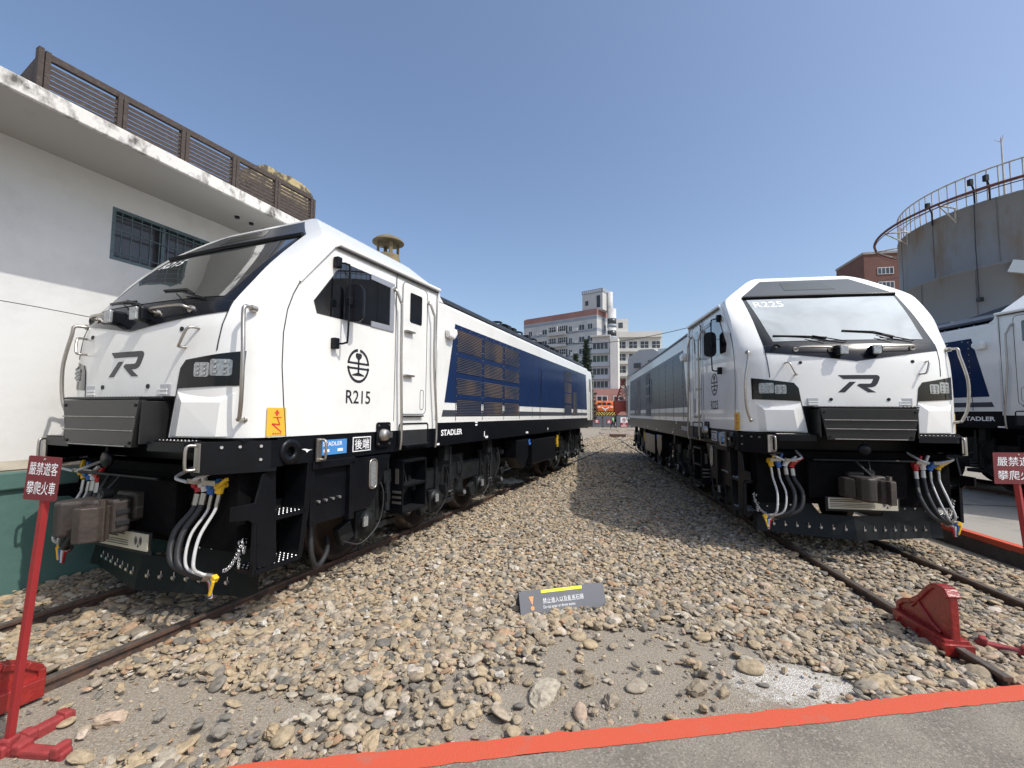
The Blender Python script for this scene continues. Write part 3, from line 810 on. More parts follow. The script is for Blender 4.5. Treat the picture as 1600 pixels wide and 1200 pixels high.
        # bogies
        for bi, ws_ in enumerate(((2.12, 3.80, 5.48), (10.7, 12.1, 13.5))):
            b = MB()
            y0, y1 = ws_[0] - .55, ws_[-1] + .55
            top = []
            b.prx([(y0, .95), (y0 + .3, 1.12), (y1 - .3, 1.12), (y1, .95), (y1, .80), (y1 - .5, .78), (y0 + .5, .78), (y0, .80)], sg * 1.0, sg * 1.12)
            fr = b.build('bogie_frame', GREYD, rt, bevel=.015)
            for wi, wy in enumerate(ws_):
                b = MB(); b.lathe([(.0, -.06 * sg), (.36, -.05 * sg), (.40, .04 * sg), (.47, .05 * sg), (.47, -.05 * sg), (.51, -.06 * sg), (.51, -.085 * sg), (0, -.085 * sg)], 32, (sg * .74, wy, .585), 'X')
                b.build('wheel', RAILT if False else DARKW, rt)
                b = MB(); b.bc((sg * 1.06, wy, .60), (.22, .34, .34)); b.lathe([(0, .05 * sg), (.09, .05 * sg), (.14, .02 * sg), (.15, 0)], 20, (sg * 1.17, wy, .62), 'X')
                b.bc((sg * 1.08, wy + .38, .52), (.2, .5, .08)); b.bc((sg * 1.12, wy - .33, .56), (.1, .22, .22), rotm(R_(20)))
                b.build('axle_box', GREYD, rt, bevel=.015)
                b = MB(); b.lathe([(0, .02 * sg), (.11, .02 * sg), (.125, .0)], 20, (sg * 1.22, wy, .62), 'X'); b.build('axle_cover', GREYD, rt)
                b = MB(); pts = []
                for k in range(61):
                    a = k / 60 * 2 * math.pi * 5
                    pts.append((sg * 1.10 + .085 * math.cos(a), wy + .48 + .085 * math.sin(a), .60 + k / 60 * .34))
                b.tube(pts, .023, 6); b.build('coil_spring', SPRG, rt)
                b = MB(); b.cyl((sg * 1.26, wy + .30, .95), (sg * 1.26, wy + .30, 1.45), .025, n=8); b.cyl((sg * 1.26, wy + .30, .72), (sg * 1.26, wy + .30, 1.1), .042, n=10)
                b.bc((sg * 1.24, wy + .12, 1.36), (.12, .14, .26)); b.bc((sg * 1.26, wy + .12, 1.30), (.06, .05, .16))
                b.build('damper', GREYD, rt)
                b = MB()
                b.tube(bez([(sg * 1.24, wy + .12, 1.2), (sg * 1.30, wy + .18, .95), (sg * 1.30, wy + .1, .6), (sg * 1.28, wy - .2, .42), (sg * 1.22, wy - .45, .50)], 6), .010, 6)
                b.build('bogie_cable', GREYD if wi % 2 else RUBBER, rt); b = MB()
                b.tube(bez([(sg * 1.24, wy + .65, 1.3), (sg * 1.28, wy + .7, 1.0), (sg * 1.22, wy + .62, .7)], 6), .012, 6)
                b.build('bogie_cable', GREYD if wi % 2 else RUBBER, rt)
                b = MB()
                rr_ = random.Random(wi + 10 * bi)
                b.box(min(sg * 1.10, sg * 1.16), max(sg * 1.10, sg * 1.16), wy + .02, wy + .96, .58, 1.28)
                for k in range(7):
                    b.bc((sg * (1.12 + rr_.random() * .14), wy + .1 + rr_.random() * .8, .75 + rr_.random() * .45), (.05 + rr_.random() * .08, .05 + rr_.random() * .12, .04 + rr_.random() * .14), rotm(rr_.random() * .3))
                b.cyl((sg * 1.2, wy + .72, .62), (sg * 1.32, wy + .72, .62), .07, n=12)
                b.build('brake_unit', GREYD, rt, bevel=.006)
                b = MB(); b.cyl((sg * 1.25, wy + .72, .62), (sg * 1.335, wy + .72, .62), .05, .035, n=12); b.bc((sg * 1.27, wy - .12, .66), (.03, .08, .12)); b.build('brake_cap', LENS, rt)
        # tanks between bogies
        b = MB(); b.box(*s1(.85, 1.40), 8.0, 10.05, .74, 1.36); b.build('fuel_tank', BLACK, rt, bevel=.02)
        b = MB(); b.prx([(6.95, 1.40), (7.75, 1.40), (7.75, 1.0), (7.45, .72), (7.30, .72), (6.95, 1.0)], sg * 1.05, sg * 1.38); b.build('air_reservoir', BLACK, rt, bevel=.02)
        b = MB(); b.lathe([(.05, -.02), (.085, 0), (.05, .02), (.05, -.02)], 14, (sg * 1.36, 7.87, 1.30), 'X'); b.bc((sg * 1.3, 7.87, 1.3), (.1, .1, .1)); b.build('filler_cap', BLUET, rt)
        b = MB()
        for y, z, h_ in ((10.3, 1.2, .35), (10.22, 1.2, .2)): b.box(*s1(1.36, 1.40), y, y + .05, z - h_ / 2, z + h_ / 2)
        b.build('level_gauge', YELT, rt)
        # brake hoses
        for k, (x, m_, hm, rad, col_end) in enumerate(((.79, REDT, RUBBER, .028, 0), (.88, WHT, RUBBER, .026, 0), (.975, BLUET, HOSE, .0125, 0), (1.075, YELT, HOSE, .014, 0))):
            zt = 1.31 + (k % 2) * .012
            ex, ey, ez = 1.10 + k * .03, .20 - k * .01, .56 + k * .012
            b = MB()
            P = bez([(sg * x, .27, zt - .06), (sg * (x - .01), .24, zt - .2), (sg * (x - .06 + .015 * k), .12, .92), (sg * (x + .02), .06, .70), (sg * (ex - .08), .12, .59 + k * .01), (sg * ex, ey, ez)], 8)
            b.tube(P, rad, 10)
            hs = b.build('brake_hose', hm, rt)
            b = MB(); b.cyl(P[0], P[6], rad + .006, n=10); b.cyl(P[-1], P[-5], rad + .006, n=10); b.build('hose_ferrule', STEEL, hs)
            tap(hs, (sg * x, .27, zt - .01), sg * R_(-15 if k < 2 else 20), m_, 'brake_tap', 1.2)
            b = MB(); b.bc((sg * (ex + .02), ey, ez - .02), (.05, .045, .055), rotm(0, sg * R_(30))); b.box(-.012, .012, -.012, .012, -.14, 0, Matrix.Translation((sg * (ex + .035), ey - .02, ez - .03)) @ rotm(0, sg * R_(-12 + 10 * k)))
            b.build('coupling_head', m_, hs, bevel=.008)
        # hose plate behind and pipes
        b = MB()
        b.tube(bez([(sg * .72, .3, 1.5), (sg * .74, .1, 1.42), (sg * .86, .12, 1.38)], 5), .016, 6)
        b.tube(bez([(sg * 1.12, .3, 1.5), (sg * 1.10, .05, 1.44), (sg * .96, .12, 1.38)], 5), .016, 6)
        b.build('air_pipe', HOSE, rt)
        b = MB()
        for x in (.83, 1.04): b.box(*s1(x - .07, x + .07), .18, .20, 1.355, 1.395)
        b.build('pipe_label', BEIGE, rt)
        # chains hanging from the plough corner
        b = MB()
        for (xa, za, xb, zb, sag, ya) in ((1.20, .86, 1.26, .84, .24, .40), (1.30, .85, 1.16, .60, .06, .34), (1.24, .86, 1.28, .86, .12, .42)):
            n = 13
            for i in range(n):
                t = i / (n - 1)
                p = Vector((sg * (xa + (xb - xa) * t), ya - .06 * t, za + (zb - za) * t - sag * 4 * t * (1 - t)))
                R0 = rotm(R_(90) if i % 2 else 0, R_(40 + 60 * t), R_(20))
                pts = [p + R0 @ Vector((.016 * math.cos(a), .009 * math.sin(a), 0)) for a in [2 * math.pi * q / 8 for q in range(8)]]
                b.tube(pts, .0038, 4, closed=True)
        b.build('safety_chain', BOLT, rt)
    # plough
    b = MB()
    def PL(x, z):   # V in plan, leaning
        ax = abs(x)
        return .22 + .20 * ax + (z - .28) * .20
    for sg in (-1, 1):
        P = [(0, .28), (1.08, .31), (1.16, .80), (.52, .80), (.40, .60), (0, .60)]
        b.prism([(sg * a, c) for a, c in P], lambda a, c: (a, PL(a, c), c), lambda a, c: (a, PL(a, c) + .02, c))
        b.prx([(.44, .31), (.54, .80), (.62, .80), (.58, .31)], sg * 1.08, sg * 1.22)
        b.box(min(sg * .9, sg * 1.2), max(sg * .9, sg * 1.2), .36, .60, .80, 1.1)
    plw = b.build('snow_plough', PLOUGH, rt)
    b = MB()
    for sg in (-1, 1):
        for k in range(7):
            x = sg * (.12 + k * .145); y = PL(x, .42); b.cyl((x, y + .01, .42), (x, y - .02, .42), .017, n=8)
            b.cyl((x, y + .0, .47), (x, y - .002, .37), .005, n=4)
        for x, z in ((.62, .70), (.75, .70), (.9, .70), (1.05, .66)):
            y = PL(x, z); b.cyl((sg * x, y + .01, z), (sg * x, y - .01, z), .011, n=8)
    b.build('plough_bolt', BOLT, plw)
    b = MB(); b.pry([(-.06, .28), (0, .22), (.06, .28)], .2, .24)
    # headstock and gear between shelf and plough
    b = MB(); b.box(-1.25, 1.25, .32, .55, .75, 1.50); b.box(-.62, .62, .18, .40, .86, 1.36)
    b.box(-1.2, 1.2, .28, .34, 1.40, 1.5)
    b.build('headstock', DARK, rt, bevel=.01)
    b = MB()
    b.tube([(-.62, .02, 1.405), (.62, .02, 1.405)], .014, 6)
    b.tube([(-.1, .02, 1.40), (-.05, -.06, 1.30), (.02, -.12, 1.2)], .018, 6); b.tube([(.06, .02, 1.40), (.03, -.06, 1.28), (.04, -.12, 1.2)], .012, 6)
    b.cyl((0.02, -.10, 1.25), (0.02, -.02, 1.25), .05)
    b.build('uncoupling_lever', GREYD, rt)
    # coupler
    b = MB()
    b.box(-.11, .11, -.1, .35, .96, 1.17); b.box(-.15, .15, .0, .2, .98, 1.24); b.prz([(-.22, -.30), (-.30, -.18), (-.30, -.02), (-.22, .05), (-.18, 0), (-.2, -.2)], .92, 1.18)
    b.prz([(-.21, -.38), (-.16, -.45), (-.06, -.45), (-.03, -.32), (.08, -.28), (.10, -.20), (.20, -.20), (.23, -.08), (.12, .0), (-.14, .0), (-.22, -.12)], .90, 1.21)
    cp = b.build('coupler', RUSTY, rt, bevel=.03, seg=3)
    b = MB(); b.prz([(.10, -.43), (.18, -.41), (.23, -.31), (.21, -.205), (.12, -.205), (.02, -.25), (.06, -.32), (.10, -.34)], .87, 1.17); b.cyl((.19, -.26, .86), (.19, -.26, 1.22), .035, n=10)
    b.build('coupler_knuckle', RUSTY2, cp, bevel=.02)
    for z in (1.0, 1.1):
        b = MB(); b.bc((.229, -.12, z), (.012, .10, .045)); b.build('coupler_slot', RUBBER, cp, bevel=.004)
    for c_ in [cp] + list(cp.children):
        c_.data.transform(Matrix.Translation((0, .10, 0)))
    # notice board under coupler
    b = MB(); b.box(-.46, .46, .085, .10, .70, .90); nb = b.build('notice_bracket', GREYD, rt, bevel=.01)
    b = MB(); b.box(-.43, .43, .072, .084, .735, .885); b.build('notice_board', BEIGE, nb)
    b = MB()
    for k, (w_, z) in enumerate(((.50, .862), (.40, .838), (.56, .805), (.56, .785), (.56, .765))):
        hh = .006 if k < 2 else .003
        b.box(-.41, -.41 + w_, .069, .072, z - hh, z + hh)
    for rr_, sgx in ((.05, 1), (.035, 1), (.02, 1), (.05, -1), (.035, -1), (.02, -1)):
        b.tube([(.30 + sgx * rr_ * math.cos(R_(a)), .070, .82 + rr_ * math.sin(R_(a))) for a in range(-50, 51, 10)], .0035, 4)
    b.add([(.30, .0705, .80), (.285, .0705, .76), (.315, .0705, .76)], [(0, 1, 2)])
    b.build('notice_lettering', INK, nb)
    # dangling drum shaped gear under grille
    b = MB(); b.lathe([(0, -.02), (.07, -.02), (.08, 0), (.07, .02), (0, .02)], 18, (-.02, -.05, 1.56), 'Y'); b.cyl((-.02, -.05, 1.6), (-.02, -.05, 1.72), .012); b.build('whistle', BLACK, rt)
    def kids(o):
        out = [o]
        for c in o.children: out += kids(c)
        return out
    def find(n, par=None): return [c for c in (par or rt).children if c.name.split('.')[0] == n]
    hoodb = find('hood_body')[0]; uf = find('underframe')[0]; np_ = find('navy_panel')
    def near(lst, o):
        cx = sum(v.co.x for v in o.data.vertices)
        return [p for p in lst if sum(v.co.x for v in p.data.vertices) * cx > 0][0]
    for n in ('panel_joint', 'panel_bolt', 'hood_door_handle'):
        for o in find(n): absorb(near(np_, o), o)
    for n in ('roof_bolt',): absorb(find('roof')[0], *find(n))
    for o in find('sill_mark'): absorb(uf, o)
    for n in ('nose_bolt', 'nose_seam'): absorb(cab, *find(n))
    for n in ('cab_seam',): absorb(cab, *find(n))
    for o in find('plate_bolt'): absorb(near(find('corner_plate'), o), o)
    for o in find('box_bolt'): absorb(near(find('equipment_box'), o), o)
    for o in find('plate_bolt', gb) + find('plate_rib', gb): absorb(gb, o)
    for o in find('plough_bolt', plw): absorb(plw, o)
    for o in find('shelf_tread'): absorb(near(find('corner_shelf'), o), o)
    for o in find('door_seam'): absorb(near(find('cab_door'), o), o)
    for o in find('vent_slat'): absorb(near(find('nose_vent'), o), o)
    for h in find('brake_hose'):
        for o in find('hose_ferrule', h): absorb(h, o)
    for h in find('step_box'):
        for o in find('step_box_slot', h): absorb(h, o)
    for h in find('headlight'):
        for l_ in find('lamp', h):
            for o in find('lamp_element', l_): absorb(l_, o)
    for o in find('pocket_step'): absorb(near(find('step_pocket'), o), o)
    for o in find('brake_cap'):
        t_ = [q for q in find('brake_unit') if abs(q.data.vertices[0].co.y - o.data.vertices[0].co.y) < 1.0 and q.data.vertices[0].co.x * o.data.vertices[0].co.x > 0]
        if t_: absorb(t_[0], o)
    for c in kids(rt):
        if c.name.split('.')[0] in ('sticker_mark',): absorb(c.parent, c)
    return rt
BUFM = mat('grey_black_plate', (.014, .014, .014), .38, var=.25, scale=5, coat=.22, coatr=.25, spec=.3)
RIBM = mat('highlit_rib', (.22, .21, .20), .25, metal=.7, var=.3, scale=15)  # pale base colour carries the highlights on the plate ribs
RUSTY2 = mat('cast_knuckle', (0.048, 0.036, 0.029), 0.55, var=0.3, scale=8, bump=0.25)
DARKW = mat('wheel_steel', (0.05, 0.035, 0.028), 0.5, metal=.4, var=.3, scale=8)

POSE_L = (-3.7318, 4.1630, 0.37949)
POSE_R = (4.7924, 6.0060, 0.14827)
POSE_3 = (11.73, 5.87, 0.0113)
def place(o, p, z=0): o.location = (p[0], p[1], z); o.rotation_euler = (0, 0, -p[2])
def loc(T, s, y, z=0):
    x0, y0, h = T
    return Vector((x0 + s * math.sin(h) + y * math.cos(h), y0 + s * math.cos(h) - y * math.sin(h), z))

l1 = make_loco('R215', '後端', 'white and navy diesel locomotive numbered R215, left one of the row, beside the white building')
place(l1, POSE_L)
l2 = make_loco('R225', '前端', 'white and navy diesel locomotive numbered R225, facing the camera right of the gravel strip')
place(l2, POSE_R)

def copy_tree(o, parent=None, skip=()):
    c = o.copy(); COL.objects.link(c)
    if parent: c.parent = parent
    for ch in list(o.children):
        if ch.name.split('.')[0] in skip: continue
        copy_tree(ch, c, skip)
    return c
l3 = copy_tree(l2, None, skip=('cab_number', 'screen_number'))
l3['label'] = 'white and navy diesel locomotive half hidden behind R225, below the grey tank'
place(l3, POSE_3, .27)
# ================================================================= the ground
def ground_mat():
    m = bpy.data.materials.new('grit_ground'); m.use_nodes = True
    t, b = nodes(m)
    g = t.nodes.new('ShaderNodeNewGeometry')
    def noise(sc, det=8, r=.6):
        n = t.nodes.new('ShaderNodeTexNoise'); n.inputs['Scale'].default_value = sc; n.inputs['Detail'].default_value = det; n.inputs['Roughness'].default_value = r
        t.links.new(g.outputs['Position'], n.inputs['Vector']); return n
    def rng(src, a, c, lo=0, hi=1):
        r = t.nodes.new('ShaderNodeMapRange'); r.inputs['From Min'].default_value = a; r.inputs['From Max'].default_value = c
        r.inputs['To Min'].default_value = lo; r.inputs['To Max'].default_value = hi
        t.links.new(src, r.inputs['Value']); return r.outputs[0]
    def mix(f, A, B):
        x = t.nodes.new('ShaderNodeMix'); x.data_type = 'RGBA'
        t.links.new(f, x.inputs['Factor'])
        for k, v in (('A', A), ('B', B)):
            if isinstance(v, tuple): x.inputs[k].default_value = (*v, 1)
            else: t.links.new(v, x.inputs[k])
        return x.outputs['Result']
    c = mix(rng(noise(1.2).outputs['Fac'], .35, .65), (.215, .18, .138), (.28, .238, .185))
    c = mix(rng(noise(55, 3).outputs['Fac'], .45, .62), c, (.345, .305, .25))
    v = t.nodes.new('ShaderNodeTexVoronoi'); v.inputs['Scale'].default_value = 130
    t.links.new(g.outputs['Position'], v.inputs['Vector'])
    c = mix(rng(v.outputs['Distance'], .12, .06), c, (.46, .43, .38))
    # spilled white grit near the right end of the kerb
    sub = t.nodes.new('ShaderNodeVectorMath'); sub.operation = 'SUBTRACT'; sub.inputs[1].default_value = (2.2, 3.44, 0)
    t.links.new(g.outputs['Position'], sub.inputs[0])
    sc = t.nodes.new('ShaderNodeVectorMath'); sc.operation = 'MULTIPLY'; sc.inputs[1].default_value = (1.7, 3.0, 0)
    t.links.new(sub.outputs[0], sc.inputs[0])
    ln = t.nodes.new('ShaderNodeVectorMath'); ln.operation = 'LENGTH'; t.links.new(sc.outputs[0], ln.inputs[0])
    ad = t.nodes.new('ShaderNodeMath'); ad.operation = 'ADD'
    t.links.new(ln.outputs['Value'], ad.inputs[0]); t.links.new(rng(noise(9, 8, .75).outputs['Fac'], .3, .7, -.8, .8), ad.inputs[1])
    sp = t.nodes.new('ShaderNodeMath'); sp.operation = 'MULTIPLY'
    t.links.new(rng(ad.outputs[0], 1.05, .35), sp.inputs[0]); t.links.new(rng(noise(70, 4).outputs['Fac'], .38, .56), sp.inputs[1])
    c = mix(sp.outputs[0], c, (.60, .58, .54))
    t.links.new(c, b.inputs['Base Color'])
    b.inputs['Roughness'].default_value = 0.95; b.inputs['Specular IOR Level'].default_value = .2
    bp = t.nodes.new('ShaderNodeBump'); bp.inputs['Strength'].default_value = .55; bp.inputs['Distance'].default_value = .015
    ad2 = t.nodes.new('ShaderNodeMath'); ad2.operation = 'ADD'
    t.links.new(noise(38, 6, .7).outputs['Fac'], ad2.inputs[0]); t.links.new(v.outputs['Distance'], ad2.inputs[1])
    t.links.new(ad2.outputs[0], bp.inputs['Height']); t.links.new(bp.outputs[0], b.inputs['Normal'])
    return m
def struct(name, mb, m, **k):
    o = mb.build(name, m, **k); o['kind'] = 'structure'; return o
b = MB(); b.add([(-900, -900, 0), (900, -900, 0), (900, 900, 0), (-900, 900, 0)], [(0, 1, 2, 3)])
struct('ground', b, ground_mat())

def kerb_y(x): return 2.72 + (x + .36) * .151
PAVE = mat('worn_concrete', (.27, .245, .215), .9, var=.22, scale=2.2, bump=.5, bscale=130, col2=(.38, .35, .305), c2lo=.5, c2hi=.63)
def paving_mat():
    m = bpy.data.materials.new('washed_aggregate'); m.use_nodes = True
    t, b = nodes(m)
    g = t.nodes.new('ShaderNodeNewGeometry')
    def noise(sc, det=6):
        n = t.nodes.new('ShaderNodeTexNoise'); n.inputs['Scale'].default_value = sc; n.inputs['Detail'].default_value = det
        t.links.new(g.outputs['Position'], n.inputs['Vector']); return n.outputs['Fac']
    def rng(src, a, c):
        r = t.nodes.new('ShaderNodeMapRange'); r.inputs['From Min'].default_value = a; r.inputs['From Max'].default_value = c
        t.links.new(src, r.inputs['Value']); return r.outputs[0]
    def mix(f, A, B):
        x = t.nodes.new('ShaderNodeMix'); x.data_type = 'RGBA'; t.links.new(f, x.inputs['Factor'])
        for k, v in (('A', A), ('B', B)):
            if isinstance(v, tuple): x.inputs[k].default_value = (*v, 1)
            else: t.links.new(v, x.inputs[k])
        return x.outputs['Result']
    c = mix(rng(noise(2.3, 8), .38, .62), (.155, .135, .11), (.225, .197, .16))
    c = mix(rng(noise(60, 3), .50, .66), c, (.285, .245, .198))
    c = mix(rng(noise(120, 2), .60, .66), c, (.07, .065, .06))
    t.links.new(c, b.inputs['Base Color']); b.inputs['Roughness'].default_value = .9
    bp = t.nodes.new('ShaderNodeBump'); bp.inputs['Strength'].default_value = .7; bp.inputs['Distance'].default_value = .01
    t.links.new(noise(75, 4), bp.inputs['Height']); t.links.new(bp.outputs[0], b.inputs['Normal'])
    return m
b = MB()
K0, K1 = -9.0, 9.0
sx = lambda x: kerb_y(x) - .142
b.prz([(K0, sx(K0)), (K1, sx(K1)), (K1, -12), (K0, -12)][::-1], -.05, .06)
struct('pavement', b, paving_mat())
REDK = mat('red_kerb_paint', (.50, .078, .036), .85, scale=6, bump=.22, bscale=110, col2=(.36, .12, .085), c2lo=.56, c2hi=.74)
b = MB()
n = 240; top = []; rr = random.Random(3)
o1 = []; o2 = []
for i in range(n + 1):
    x = K0 + (K1 - K0) * i / n
    o1.append((x, kerb_y(x) + .004 * math.sin(x * 3.1) * math.sin(x * 7.7) + rr.uniform(-.010, .012))); o2.append((x, sx(x) + .003 * math.sin(x * 4.3 + 1) - rr.uniform(0, .012)))
for i in range(n):
    a, c, d, e = o2[i], o2[i + 1], o1[i + 1], o1[i]
    b.add([(*a, .064), (*c, .064), (*d, .066), (*e, .066), (d[0], d[1] + .012, -.02), (e[0], e[1] + .012, -.02)], [(0, 1, 2, 3), (3, 2, 4, 5)])
struct('painted_kerb', b, REDK)
# raised platform between the tracks on the right
def RP(s, y, z=0): return loc(POSE_R, s, y, z)
b = MB()
pts = [RP(-8, 2.02), RP(30, 2.02), RP(30, 40), RP(-8, 40)]
b.prz([(p.x, p.y) for p in pts], -.05, .27)
PLATM = mat('platform_concrete', (.29, .27, .235), .9, var=.25, scale=.9, bump=.4, bscale=60, col2=(.20, .185, .165), c2lo=.5, c2hi=.66)
struct('platform', b, PLATM)
b = MB()
for s in (3.4, 6.6, 9.8): 
    p, q = RP(s, 2.2), RP(s, 12)
    b.tube([(p.x, p.y, .272), (q.x, q.y, .272)], .008, 4)
struct('platform_joint', b, mat('joint_tar', (.03, .03, .03), .9))
b = MB()
for i in range(60):
    s0, s1_ = -8 + i * .4, -8 + (i + 1) * .4
    w0, w1 = 2.10 + rr.uniform(-.004, .006), 2.10
    A = [RP(s0, 1.985, .276), RP(s1_, 1.985, .276), RP(s1_, w1, .276), RP(s0, w0, .276)]
    B = [RP(s0, 1.985, .20 if i % 3 else .19), RP(s1_, 1.985, .20)]
    b.add([tuple(p) for p in A + B], [(0, 1, 2, 3), (0, 1, 5, 4)])
struct('painted_platform_edge', b, REDK)
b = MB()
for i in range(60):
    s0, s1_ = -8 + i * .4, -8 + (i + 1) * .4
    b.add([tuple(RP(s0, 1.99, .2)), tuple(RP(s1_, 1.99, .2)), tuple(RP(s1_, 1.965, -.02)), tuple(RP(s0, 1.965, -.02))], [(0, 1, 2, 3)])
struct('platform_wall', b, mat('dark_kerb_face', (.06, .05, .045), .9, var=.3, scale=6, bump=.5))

# ================================================================= tracks
GA = .717
def track(pose, s0, s1_, z, label, ends=(None, None), sleepers=True, step=.62):
    rt = root('railway_track', (pose[0], pose[1], z), -pose[2], label, 'track', 'railway tracks under the locomotives')
    for i, sg in enumerate((-1, 1)):
        a = s0 if ends[i] is None else ends[i]
        b = MB()
        prof = [(-.062, -.03), (.062, -.03), (.062, -.016), (.012, -.002), (.010, .060), (.034, .072), (.034, .100), (-.034, .100), (-.034, .072), (-.010, .060), (-.012, -.002), (-.062, -.016)]
        b.pry([(sg * GA + p, q) for p, q in prof], a, s1_)
        rl = b.build('rail', RAIL, rt, bevel=.003)
        b = MB(); b.box(sg * GA - .027, sg * GA + .027, a + .002, s1_, .0995, .1025); b.build('rail_head', RAILT, rl)
        b = MB(); k = 0; y = a + .3
        while y < min(s1_, 14):
            for q in (-1, 1):
                b.bc((sg * GA + q * .075, y, .0), (.05, .07, .05)); b.cyl((sg * GA + q * .075, y, .02), (sg * GA + q * .075, y, .055), .016, n=6)
            y += step
        b.build('rail_clip', RAIL, rl)
    if sleepers:
        y = s0 + (1.7 if s0 > -2 else .92); k = 0; rq = random.Random(5)
        while y < min(s1_, 16):
            b = MB(); dx = rq.uniform(-.04, .04)
            b.box(-1.22 + dx, 1.22 + dx, y - .11, y + .11, -.15, rq.uniform(.008, .022)); b.build('sleeper', WOOD, rt, bevel=.012); y += step
    return rt
track(POSE_L, -1.6, 24, 0, 'rusty railway track under locomotive R215, with wooden sleepers', ends=(-1.8, -.70))
track(POSE_R, -2.75, 26, 0, 'rusty railway track under locomotive R225, ending at the red wheel stop', ends=(-2.78, -2.38))
track(POSE_3, -3, 20, .25, 'railway track set in the concrete platform under the farthest right locomotive', sleepers=False)

# ================================================================= gravel
def base_stones(sub, nvar, seed, angular):
    rs = np.random.RandomState(seed); out = []
    for k in range(nvar):
        bm = bmesh.new(); bmesh.ops.create_icosphere(bm, subdivisions=sub, radius=1)
        V = np.array([v.co[:] for v in bm.verts]); Fc = np.array([[v.index for v in f.verts] for f in bm.faces]); bm.free()
        d = rs.randn(5, 3); d /= np.linalg.norm(d, axis=1)[:, None]
        r = np.ones(len(V))
        for q in d: r += .10 * np.sin(2.2 * (V @ q) + rs.rand() * 6)
        V = V * r[:, None]
        if angular:
            for q in range(7):
                n_ = rs.randn(3); n_ /= np.linalg.norm(n_); h = rs.uniform(.55, .8)
                e = V @ n_ - h; V = V - np.outer(np.where(e > 0, e, 0), n_)
        V = V * np.array([1, rs.uniform(.55, .9), rs.uniform(.28, .55)])
        V += rs.randn(*V.shape) * (.012 if not angular else .03)
        out.append((V, Fc))
    return out
LOD = {0: base_stones(3, 6, 1, False) + base_stones(3, 10, 2, True), 1: base_stones(2, 6, 3, False) + base_stones(2, 10, 4, True), 2: base_stones(1, 12, 5, False)}
# icosphere(1) is 12 verts, (2) 42, (3) 162

def stone_mat(name='river_stone', gain=.78):
    m = bpy.data.materials.new(name); m.use_nodes = True
    t, b = nodes(m)
    a = t.nodes.new('ShaderNodeAttribute'); a.attribute_name = 'tone'
    cr = t.nodes.new('ShaderNodeValToRGB'); e = cr.color_ramp; e.interpolation = 'LINEAR'
    cols = [(0, (.19, .175, .15)), (.10, (.24, .215, .18)), (.25, (.33, .27, .195)), (.42, (.43, .34, .225)), (.6, (.48, .37, .235)), (.72, (.37, .31, .235)), (.84, (.52, .46, .36)), (.92, (.42, .25, .14)), (1, (.64, .60, .52))]
    while len(e.elements) < len(cols): e.elements.new(.5)
    for el, (p, c) in zip(e.elements, cols): el.position = p; el.color = (*[min(1, v * gain) for v in c], 1)
    t.links.new(a.outputs['Fac'], cr.inputs['Fac'])
    g = t.nodes.new('ShaderNodeNewGeometry')
    n = t.nodes.new('ShaderNodeTexNoise'); n.inputs['Scale'].default_value = 28; n.inputs['Detail'].default_value = 6
    t.links.new(g.outputs['Position'], n.inputs['Vector'])
    r = t.nodes.new('ShaderNodeMapRange'); r.inputs['From Min'].default_value = .3; r.inputs['From Max'].default_value = .7; r.inputs['To Min'].default_value = .72; r.inputs['To Max'].default_value = 1.22
    t.links.new(n.outputs['Fac'], r.inputs['Value'])
    mu = t.nodes.new('ShaderNodeMix'); mu.data_type = 'RGBA'; mu.blend_type = 'MULTIPLY'; mu.inputs['Factor'].default_value = 1
    t.links.new(cr.outputs[0], mu.inputs['A']); t.links.new(r.outputs[0], mu.inputs['B'])
    t.links.new(mu.outputs['Result'], b.inputs['Base Color'])
    b.inputs['Roughness'].default_value = .8; b.inputs['Specular IOR Level'].default_value = .25
    n2 = t.nodes.new('ShaderNodeTexNoise'); n2.inputs['Scale'].default_value = 110; n2.inputs['Detail'].default_value = 4
    t.links.new(g.outputs['Position'], n2.inputs['Vector'])
    bp = t.nodes.new('ShaderNodeBump'); bp.inputs['Strength'].default_value = .35; bp.inputs['Distance'].default_value = .01
    t.links.new(n2.outputs['Fac'], bp.inputs['Height']); t.links.new(bp.outputs[0], b.inputs['Normal'])
    return m
STONE = stone_mat()

def tolocal(T, x, y):
    dx, dy = x - T[0], y - T[1]; h = T[2]
    return dx * np.sin(h) + dy * np.cos(h), dx * np.cos(h) - dy * np.sin(h)
WH = .355
def walllat(x, y): return x * math.cos(WH) - y * math.sin(WH)

